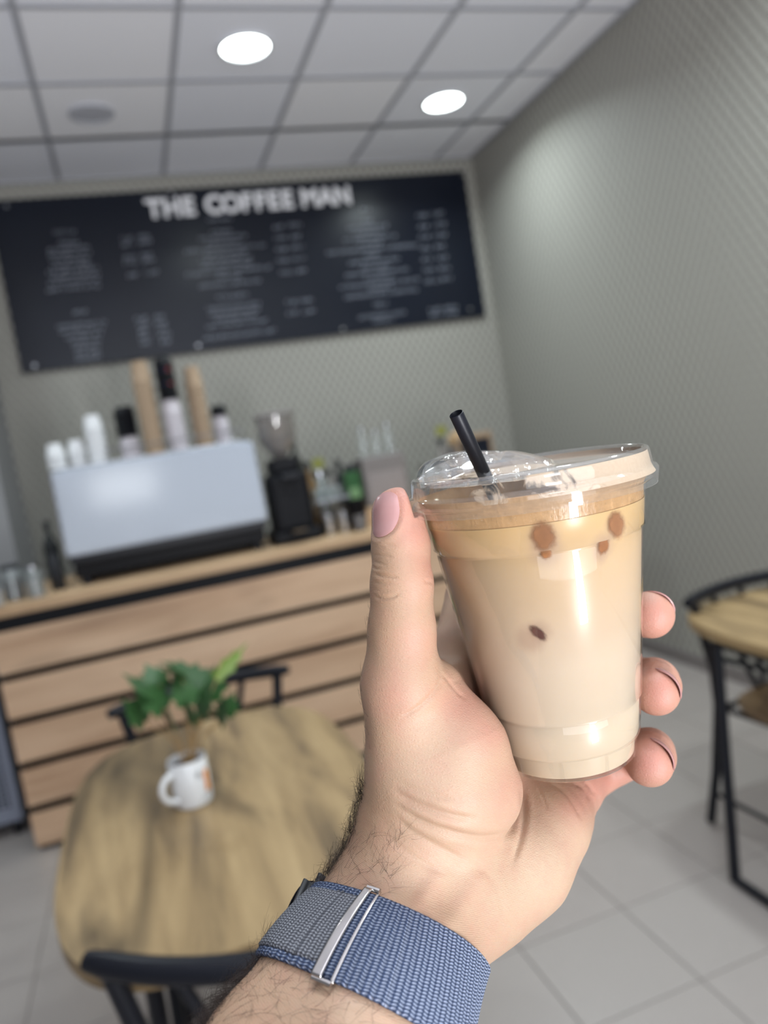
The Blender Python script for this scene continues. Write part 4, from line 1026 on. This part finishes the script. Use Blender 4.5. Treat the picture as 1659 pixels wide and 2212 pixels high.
# own colours of the skin: pinker pads, paler palm, browner back of the thumb
def blob(cx_, cy_, r_, amt, cap=None):
    d = np.hypot(px[:, 0] - cx_, px[:, 1] - cy_) / r_; return amt * np.exp(-d * d)
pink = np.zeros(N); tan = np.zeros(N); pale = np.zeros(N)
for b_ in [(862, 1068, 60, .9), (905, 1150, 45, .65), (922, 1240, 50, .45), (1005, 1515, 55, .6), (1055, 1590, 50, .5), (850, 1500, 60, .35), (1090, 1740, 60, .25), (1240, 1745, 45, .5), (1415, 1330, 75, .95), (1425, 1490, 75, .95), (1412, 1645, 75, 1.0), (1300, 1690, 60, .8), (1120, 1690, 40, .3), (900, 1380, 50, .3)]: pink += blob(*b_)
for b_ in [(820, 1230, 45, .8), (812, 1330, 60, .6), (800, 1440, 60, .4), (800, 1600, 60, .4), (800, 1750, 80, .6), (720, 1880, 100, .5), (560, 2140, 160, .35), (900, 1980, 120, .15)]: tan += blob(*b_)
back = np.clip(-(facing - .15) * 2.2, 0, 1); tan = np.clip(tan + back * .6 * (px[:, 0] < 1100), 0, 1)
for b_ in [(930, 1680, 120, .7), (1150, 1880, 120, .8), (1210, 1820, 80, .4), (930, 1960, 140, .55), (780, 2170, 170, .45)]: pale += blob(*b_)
cola = me.color_attributes.new('tone', 'FLOAT_COLOR', 'POINT')
cd = np.stack([np.clip(pink, 0, 1), np.clip(tan, 0, 1), np.clip(pale, 0, 1), np.ones(N)], 1).astype(np.float32); cola.data.foreach_set('color', cd.ravel())
t = NT('skin'); at = t.n('ShaderNodeVertexColor', layer_name='tone'); sp = t.n('ShaderNodeSeparateColor'); t.l(at.outputs[0], sp.inputs[0]); co = t.coord()
n1 = t.noise(co, 70, 4, .6); n2 = t.noise(co, 900, 3, .6)
base = t.mix(n1, lin((173, 142, 117)), lin((178, 149, 125)))
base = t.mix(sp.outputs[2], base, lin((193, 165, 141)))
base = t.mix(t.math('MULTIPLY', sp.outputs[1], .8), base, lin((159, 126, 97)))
base = t.mix(t.math('MULTIPLY', sp.outputs[0], .75), base, lin((184, 122, 111)))
bl = t.ramp(t.noise(co, 110, 3, .6), [(.45, (0, 0, 0, 1)), (.7, (1, 1, 1, 1))]); base = t.mix(t.math('MULTIPLY', bl, .16), base, lin((181, 117, 108)))
base = t.mix(t.math('MULTIPLY', n2, .10), base, lin((148, 109, 87)))
t.set(Base_Color=base, Roughness=.50); t.b.inputs['Subsurface Weight'].default_value = .22; t.b.inputs['Subsurface Radius'].default_value = (1, .35, .2); t.b.inputs['Subsurface Scale'].default_value = .0035
t.b.inputs['Specular IOR Level'].default_value = .42
wv = t.n('ShaderNodeTexVoronoi', feature='DISTANCE_TO_EDGE'); t.l(t.mapping(co, (1, 1, 1), (.3, .5, .8)), wv.inputs['Vector']); wv.inputs['Scale'].default_value = 900
wp = t.n('ShaderNodeTexWave'); t.l(t.mapping(co, (1, 1, 1), (.5, .9, .3)), wp.inputs['Vector']); wp.inputs['Scale'].default_value = 620; wp.inputs['Distortion'].default_value = 2.5; wp.inputs['Detail'].default_value = 2; wp.inputs['Detail Scale'].default_value = .3
h = t.math('ADD', t.math('ADD', t.math('MULTIPLY', wv.outputs['Distance'], 1.0), t.math('MULTIPLY', wp.outputs['Fac'], .25)), t.math('MULTIPLY', t.noise(co, 260, 4, .6), .6))
t.bump(h, .30, .0006); M['skin'] = t.m
# the forearm is cut off where the picture ends: the sleeve side lies outside the frame
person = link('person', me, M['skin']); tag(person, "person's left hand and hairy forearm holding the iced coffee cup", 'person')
# nails laid on the surface
t = NT('fingernail'); t.set(Base_Color=t.mix(t.noise(t.coord(), 120, 2), lin((173, 128, 125)), lin((179, 140, 137))), Roughness=.27); t.b.inputs['Subsurface Weight'].default_value = .2
t.b.inputs['Subsurface Radius'].default_value = (1, .5, .4); t.b.inputs['Subsurface Scale'].default_value = .002; M['nail'] = t.m
def march(p0, d, iters=40, iso=0.0):
    p = p0.copy()
    for _ in range(iters): p = p + d * (hand_sdf(p) - iso)[:, None] * .9
    return p
for n in NAILS:
    c, o, a, s = nail_frame(n); G = 21; U = np.linspace(-1, 1, G); vs = []
    for vv in U:
        for uu in U:      # square to rounded square
            x = uu * math.sqrt(max(0, 1 - vv * vv * .42)); y = vv * math.sqrt(max(0, 1 - uu * uu * .42))
            vs.append(c + s * x * n[3] + a * y * n[4] + o * 8)
    vs = np.array(vs); p = march(vs, -np.tile(o, (len(vs), 1))); g = grad(p)
    uu = np.tile(U, G); vv = np.repeat(U, G); rim = np.clip(1 - np.maximum(np.abs(uu), np.abs(vv)), 0, 1)
    free = np.clip((vv - .75) * 4, 0, 1)
    top_ = p + g * (.05 + .20 * np.minimum(1, rim * 5) + .35 * free)[:, None]; bot = p - g * .7
    f = [(i * G + j, i * G + j + 1, (i + 1) * G + j + 1, (i + 1) * G + j) for i in range(G - 1) for j in range(G - 1)]
    ring = [i for i in range(G)] + [i * G + G - 1 for i in range(1, G)] + [(G - 1) * G + i for i in range(G - 2, -1, -1)] + [i * G for i in range(G - 2, 0, -1)]
    k = G * G; m = MB(); m.add(list(to_world(top_)) + list(to_world(bot)), [q[::-1] for q in f] + [(ring[i], ring[(i + 1) % len(ring)], k + ring[(i + 1) % len(ring)], k + ring[i]) for i in range(len(ring))], True)
    o_ = m.build('fingernail', M['nail'], person, sharp=1.2)
# nails of the curled fingers: curved plates along the far side of each tip
for (p0, p1, out, R, ph, t0, t1) in [((1414, 1474, 333), (1417, 1494, 310), (.78, .60, .0), 9.25, 52, -9, 6.6), ((1404, 1626, 331), (1402, 1646, 306), (.80, .55, .0), 9.3, 50, -9, 6.6), ((1392, 1328, 338), (1405, 1328, 318), (.60, .80, .0), 9.5, 46, -9, 4.8)]:
    a0_, c1_ = camP(*p0), camP(*p1); ax_ = (c1_ - a0_) / np.linalg.norm(c1_ - a0_); o1 = np.array(out, float); o1 -= (o1 @ ax_) * ax_; o1 /= np.linalg.norm(o1); s1_ = np.cross(ax_, o1)
    G, K = 17, 15; V_ = []
    for rr in (R + .25, R - .35):
        for i in range(K):
            v_ = i / (K - 1); tt = t0 + (t1 - t0) * v_
            for j in range(G):
                u_ = -1 + 2 * j / (G - 1); half = math.radians(ph) * (1 - .35 * max(0, (abs(v_ - .5) - .3)) * 2)
                te = tt - 2.6 * u_ * u_ * max(0, v_ - .5) * 2; an = u_ * half
                V_.append(c1_ + ax_ * te + (o1 * math.cos(an) + s1_ * math.sin(an)) * rr)
    f = [(i * G + j, i * G + j + 1, (i + 1) * G + j + 1, (i + 1) * G + j) for i in range(K - 1) for j in range(G - 1)]
    k = G * K; ring = list(range(G)) + [i * G + G - 1 for i in range(1, K)] + [(K - 1) * G + j for j in range(G - 2, -1, -1)] + [i * G for i in range(K - 2, 0, -1)]
    m = MB(); m.add(list(to_world(np.array(V_))), [q[::-1] for q in f] + [tuple(x + k for x in q) for q in f] + [(ring[i], ring[(i + 1) % len(ring)], k + ring[(i + 1) % len(ring)], k + ring[i]) for i in range(len(ring))], True)
    m.build('fingernail', M['nail'], person, sharp=.9)
# arm hair: fine curved strands rooted in the skin
def hairs(sel, count, dirs, ln, spread, curl, lift=.5):
    idx = rng.choice(np.flatnonzero(sel), count); out = []
    for i in idx:
        p = hv[i] + rng.normal(0, .3, 3); nn = nr[i]; d = np.array(dirs(px[i]), float) + rng.normal(0, spread, 3); d -= (d @ nn) * nn; d /= np.linalg.norm(d) + 1e-9
        L = rng.uniform(*ln); c = rng.normal(0, curl); side = np.cross(nn, d); q = []
        lf = lift * rng.uniform(.5, 1.3)
        for s in np.linspace(0, 1, 7):
            q.append(p + nn * (lf * L * s * (1 - .55 * s) + .05) + d * L * s * .92 + side * c * L * s * s)
        out.append(np.array(q))
    return out
onskin = np.ones(N, bool)
left = (px[:, 1] > 1700) & (facing < .55) & (px[:, 0] < 900)
sil = (px[:, 1] > 1690) & (facing < .30) & (px[:, 0] < 860)
H_ = []
H_ += hairs(sil & (px[:, 1] < 1950), 1300, lambda q: (-.6, .75, .1), (5, 12), .45, .35, .55)
H_ += hairs(sil & (px[:, 1] > 2040) & (px[:, 1] < 2260), 1700, lambda q: (-.75, .5, .1), (6, 14), .5, .4, .6)
NSIL = len(H_)
H_ += hairs((facing > .1) & (px[:, 1] > 1800) & (px[:, 1] < 1960) & (px[:, 0] < 900) & (px[:, 0] + .55 * px[:, 1] < 1890), 110, lambda q: (.35, .7, .2), (5, 12), .5, .45, .25)
H_ += hairs((facing > 0) & (px[:, 1] > 2080) & (px[:, 1] < 2260) & (px[:, 0] < 820), 230, lambda q: (.25, .75, .1), (6, 13), .5, .5, .2)
H_ += hairs((px[:, 1] > 1300) & (px[:, 1] < 1700) & (facing < .45) & (px[:, 0] < 850), 160, lambda q: (-.2, 1, 0), (1.5, 4), .4, .3, .35)
hm_v = []; hm_f = []; b0 = 0
for q in H_:
    facing_h = 0 if len(hm_v) < 21 * NSIL else 1; d = q[-1] - q[0]; d /= np.linalg.norm(d); a = np.cross(d, [0.3, .2, .9]); a /= np.linalg.norm(a); b = np.cross(d, a)
    K = len(q)
    for i, p in enumerate(q):
        r = (.045 if facing_h > .3 else .06) * (1 - .75 * i / (K - 1))
        for j in range(3): hm_v.append(p + (a * math.cos(2.094 * j) + b * math.sin(2.094 * j)) * r)
    for i in range(K - 1):
        for j in range(3): hm_f.append((b0 + i * 3 + j, b0 + i * 3 + (j + 1) % 3, b0 + (i + 1) * 3 + (j + 1) % 3, b0 + (i + 1) * 3 + j))
    b0 += 3 * K
hme = mesh_np('arm_hair', to_world(np.array(hm_v)), np.array(hm_f)); t = NT('dark_body_hair'); t.set(Base_Color=lin((44, 30, 24)), Roughness=.5)
t.n('ShaderNodeTexNoise'); ho = link('arm_hair', hme, t.m, person); ho['kind'] = 'stuff'; ho['label'] = 'dark fine arm hair'

# ================================================================ wrist watch band
AXB = np.array([.385, .70, -.60]); AXB /= np.linalg.norm(AXB)
C0 = camP(812, 2074, 256)
f1 = np.array([0, 0, 1.0]) - AXB[2] * AXB; f1 /= np.linalg.norm(f1); f2 = np.cross(AXB, f1)    # f1 towards the viewer
def ring_pts(s, th, iso):
    """points on the arm surface plus iso, at station s along the arm and angle th about it"""
    d = f1 * np.cos(th)[:, None] + f2 * np.sin(th)[:, None]; p0 = C0 + AXB * s[:, None] + d * 46
    return march(p0, -d, 34, iso)
def sheet(th0, th1, nt, s0, s1, ns, iso, thick, closed=False, rib=0.0):
    T = np.linspace(th0, th1, nt, endpoint=not closed); S = np.linspace(s0, s1, ns)
    TT = np.repeat(T, ns); SS = np.tile(S, nt)
    # smooth the strap: march on a coarse set, straight across the band
    mid = ring_pts(np.zeros(nt), T, 0.0); a = ring_pts(np.full(nt, S[0]), T, 0.0); b = ring_pts(np.full(nt, S[-1]), T, 0.0)
    w = ((SS - S[0]) / (S[-1] - S[0]))[:, None]
    base = np.repeat(a, ns, 0) * (1 - w) + np.repeat(b, ns, 0) * w
    dirn = f1 * np.cos(TT)[:, None] + f2 * np.sin(TT)[:, None]
    sag = np.repeat(((mid - (a + b) / 2) * (f1 * np.cos(T)[:, None] + f2 * np.sin(T)[:, None])).sum(1), ns); base = base + dirn * np.maximum(0, sag)[:, None] * (4 * w * (1 - w)) * 1.1
    edge = np.minimum(w[:, 0], 1 - w[:, 0]) * abs(s1 - s0); ro = np.clip(edge / .8, 0, 1) ** .5
    arc = np.concatenate([[0], np.cumsum(np.linalg.norm(np.diff(mid, axis=0), axis=1))]); AR = np.repeat(arc, ns)
    rbv = rib * np.abs(np.sin(PI * AR / 1.75)) ** .7 if rib else 0
    outp = base + dirn * (iso + thick * ro + rbv)[:, None]; inp = base + dirn * iso
    v = np.concatenate([outp, inp]); M_ = nt * ns; f = []
    ii = range(nt if closed else nt - 1)
    I = np.array(list(ii)); I2 = (I + 1) % nt; J = np.arange(ns - 1)
    A_, B2 = np.meshgrid(I, J, indexing='ij'); A2, _ = np.meshgrid(I2, J, indexing='ij')
    q1 = np.stack([A_ * ns + B2, A_ * ns + B2 + 1, A2 * ns + B2 + 1, A2 * ns + B2], -1).reshape(-1, 4); q2 = q1[:, ::-1] + M_
    e1 = np.stack([I * ns, I2 * ns, I2 * ns + M_, I * ns + M_], 1); e2 = np.stack([I * ns + ns - 1, I * ns + ns - 1 + M_, I2 * ns + ns - 1 + M_, I2 * ns + ns - 1], 1)
    fs_ = [q1, q2, e1, e2]
    if not closed:
        for r_, sg in ((0, 1), (nt - 1, -1)):
            e = np.stack([r_ * ns + J, r_ * ns + J + M_, r_ * ns + J + 1 + M_, r_ * ns + J + 1], 1); fs_.append(e[:, ::sg])
    f = np.concatenate(fs_); uv = np.stack([np.tile(AR, 2), np.tile(SS, 2)], 1)
    return v, f, uv
def sheet_obj(name, args, mat, parent):
    v, f, uv = sheet(**args); me = mesh_np(name, to_world(v), f)
    ul = me.uv_layers.new(name='UVMap'); li = np.empty(len(me.loops), np.int32); me.loops.foreach_get('vertex_index', li)
    ul.data.foreach_set('uv', uv[li].astype(np.float32).ravel()); return link(name, me, mat, parent)
def weave(name, c1, c2, c3, rib, st):
    t = NT(name); uv = t.coord('UV'); sp = t.n('ShaderNodeSeparateXYZ'); t.l(uv, sp.inputs[0])
    u = t.math('MULTIPLY', sp.outputs[0], 2 * PI / rib); v = t.math('MULTIPLY', sp.outputs[1], 2 * PI / st)
    a = t.math('ADD', t.math('MULTIPLY', t.math('SINE', u), .5), .5)
    ph = t.math('MULTIPLY', t.math('SINE', t.math('MULTIPLY', u, .5)), 1.2)
    b = t.math('ADD', t.math('MULTIPLY', t.math('SINE', t.math('ADD', v, ph)), .5), .5)
    h = t.math('MULTIPLY', t.math('ADD', a, .35), t.math('ADD', b, .35))
    col = t.ramp(h, [(.10, lin(c1)), (.55, lin(c2)), (1.15 / 1.83, lin(c2)), (1.0, lin(c3))])
    n = t.noise(t.mapping(uv, (.9, 2.2, 1)), 1.0, 2); sel = t.ramp(n, [(.52, (0, 0, 0, 1)), (.62, (1, 1, 1, 1))])
    col = t.mix(t.math('MULTIPLY', t.math('MULTIPLY', sel, b), .45), col, lin(c3))
    t.set(Base_Color=col, Roughness=.75); t.b.inputs['Specular IOR Level'].default_value = .25; t.bump(h, .9, .0005); return t.m
watch = thing('smartwatch', 'blue woven watch band with steel buckle around the wrist', 'watch', Vector(to_world(C0)))
WI = Matrix.Translation(-Vector(to_world(C0)))
def reparent(o): o.data.transform(WI); return o
HWB = 14.6
M['blueweave'] = weave('blue_woven_nylon', (30, 38, 60), (60, 75, 104), (150, 160, 182), 1.75, .95)
M['greyweave'] = weave('grey_woven_nylon', (56, 58, 64), (96, 98, 106), (154, 157, 164), 1.25, .95)
THB = math.radians(21)                                  # where the buckle sits
reparent(sheet_obj('band', dict(th0=0, th1=2 * PI, nt=720, s0=-HWB, s1=HWB, ns=70, iso=.55, thick=1.5, closed=True, rib=.32), M['blueweave'], watch))

TG = np.linspace(-PI, PI, 361); RG = ring_pts(np.zeros(361), TG, 2.0); PG = pix(RG); FG = (grad(RG) * (-RG / np.linalg.norm(RG, axis=1, keepdims=True))).sum(1)
def th_of(x, y):
    d = np.hypot(PG[:, 0] - x, PG[:, 1] - y) + np.where(FG < -.05, 400, 0); return float(TG[int(np.argmin(d))])
thb = th_of(738, 2016); ths = th_of(640, 1978); sg = 1.0 if ths > thb else -1.0
def strip(name, a, b, n, h, iso, thick, mat, rib=0.0, ns=24): return reparent(sheet_obj(name, dict(th0=min(a, b), th1=max(a, b), nt=n, s0=-h, s1=h, ns=ns, iso=iso, thick=thick, rib=rib), mat, watch))
strip('pull_tab', thb + sg * .02, thb + sg * 1.05, 120, HWB - 2.6, 2.1, 1.0, M['greyweave']).__setitem__('label', 'grey woven pull tab')
strip('pull_tab_seam', thb + sg * .36, thb + sg * .40, 8, HWB - 2.6, 3.0, .35, M['greyweave']); strip('pull_tab_seam', thb + sg * .44, thb + sg * .47, 8, HWB - 2.6, 3.0, .35, M['greyweave'])
M['buckle'] = plain('polished_steel', (205, 202, 200), .16, 1.0, .5, .02)
bk = strip('buckle', thb - .055, thb + .065, 8, HWB + 1.2, 2.6, 1.4, M['buckle'], ns=40)
strip('buckle_bar', thb - sg * .20, thb - sg * .16, 5, HWB + 1.2, 1.7, .9, M['buckle'], ns=40)
for s_ in (-1, 1):
    T_ = np.linspace(thb + sg * .05, thb - sg * .19, 8); q = ring_pts(np.full(8, s_ * (HWB + .9)), T_, 2.3)
    reparent(MB().tube(to_world(q), .0009, 8).build('buckle_side', M['buckle'], watch))
# the watch itself sits on the back of the wrist, only its edge shows
thc = ths + sg * 1.34; n_ = f1 * math.cos(thc) + f2 * math.sin(thc); t_ = np.cross(AXB, n_)
cc = ring_pts(np.array([0.0]), np.array([thc]), 0.0)[0] + n_ * 6.8
bm = bmesh.new(); bmesh.ops.create_cube(bm, size=1)
for v in bm.verts: v.co = Vector((v.co.x * 38, v.co.y * 44, v.co.z * 10.5))
bmesh.ops.bevel(bm, geom=bm.edges[:], offset=4.6, segments=5, affect='EDGES')
for v in bm.verts:
    p = cc + t_ * v.co.x + AXB * v.co.y + n_ * v.co.z; v.co = Vector(to_world(p)) - Vector(to_world(C0))
for f in bm.faces: f.smooth = True
me = bpy.data.meshes.new('watch_case'); bm.to_mesh(me); bm.free(); link('watch_case', me, plain('dark_case', (40, 40, 44), .45, 0.2), watch)
m = MB(); q = []
for (a, b) in superpoly(17.5, 20.5, 5, 40): q.append(to_world(cc + t_ * a + AXB * b + n_ * 5.5) - to_world(C0))
q2 = [v + (RW @ n_) * .0006 for v in q]; m.add(q + q2, [tuple(range(40)), tuple(range(40, 80))] + [(i, (i + 1) % 40, 40 + (i + 1) % 40, 40 + i) for i in range(40)]); m.build('watch_screen', M['blackpl'], watch)
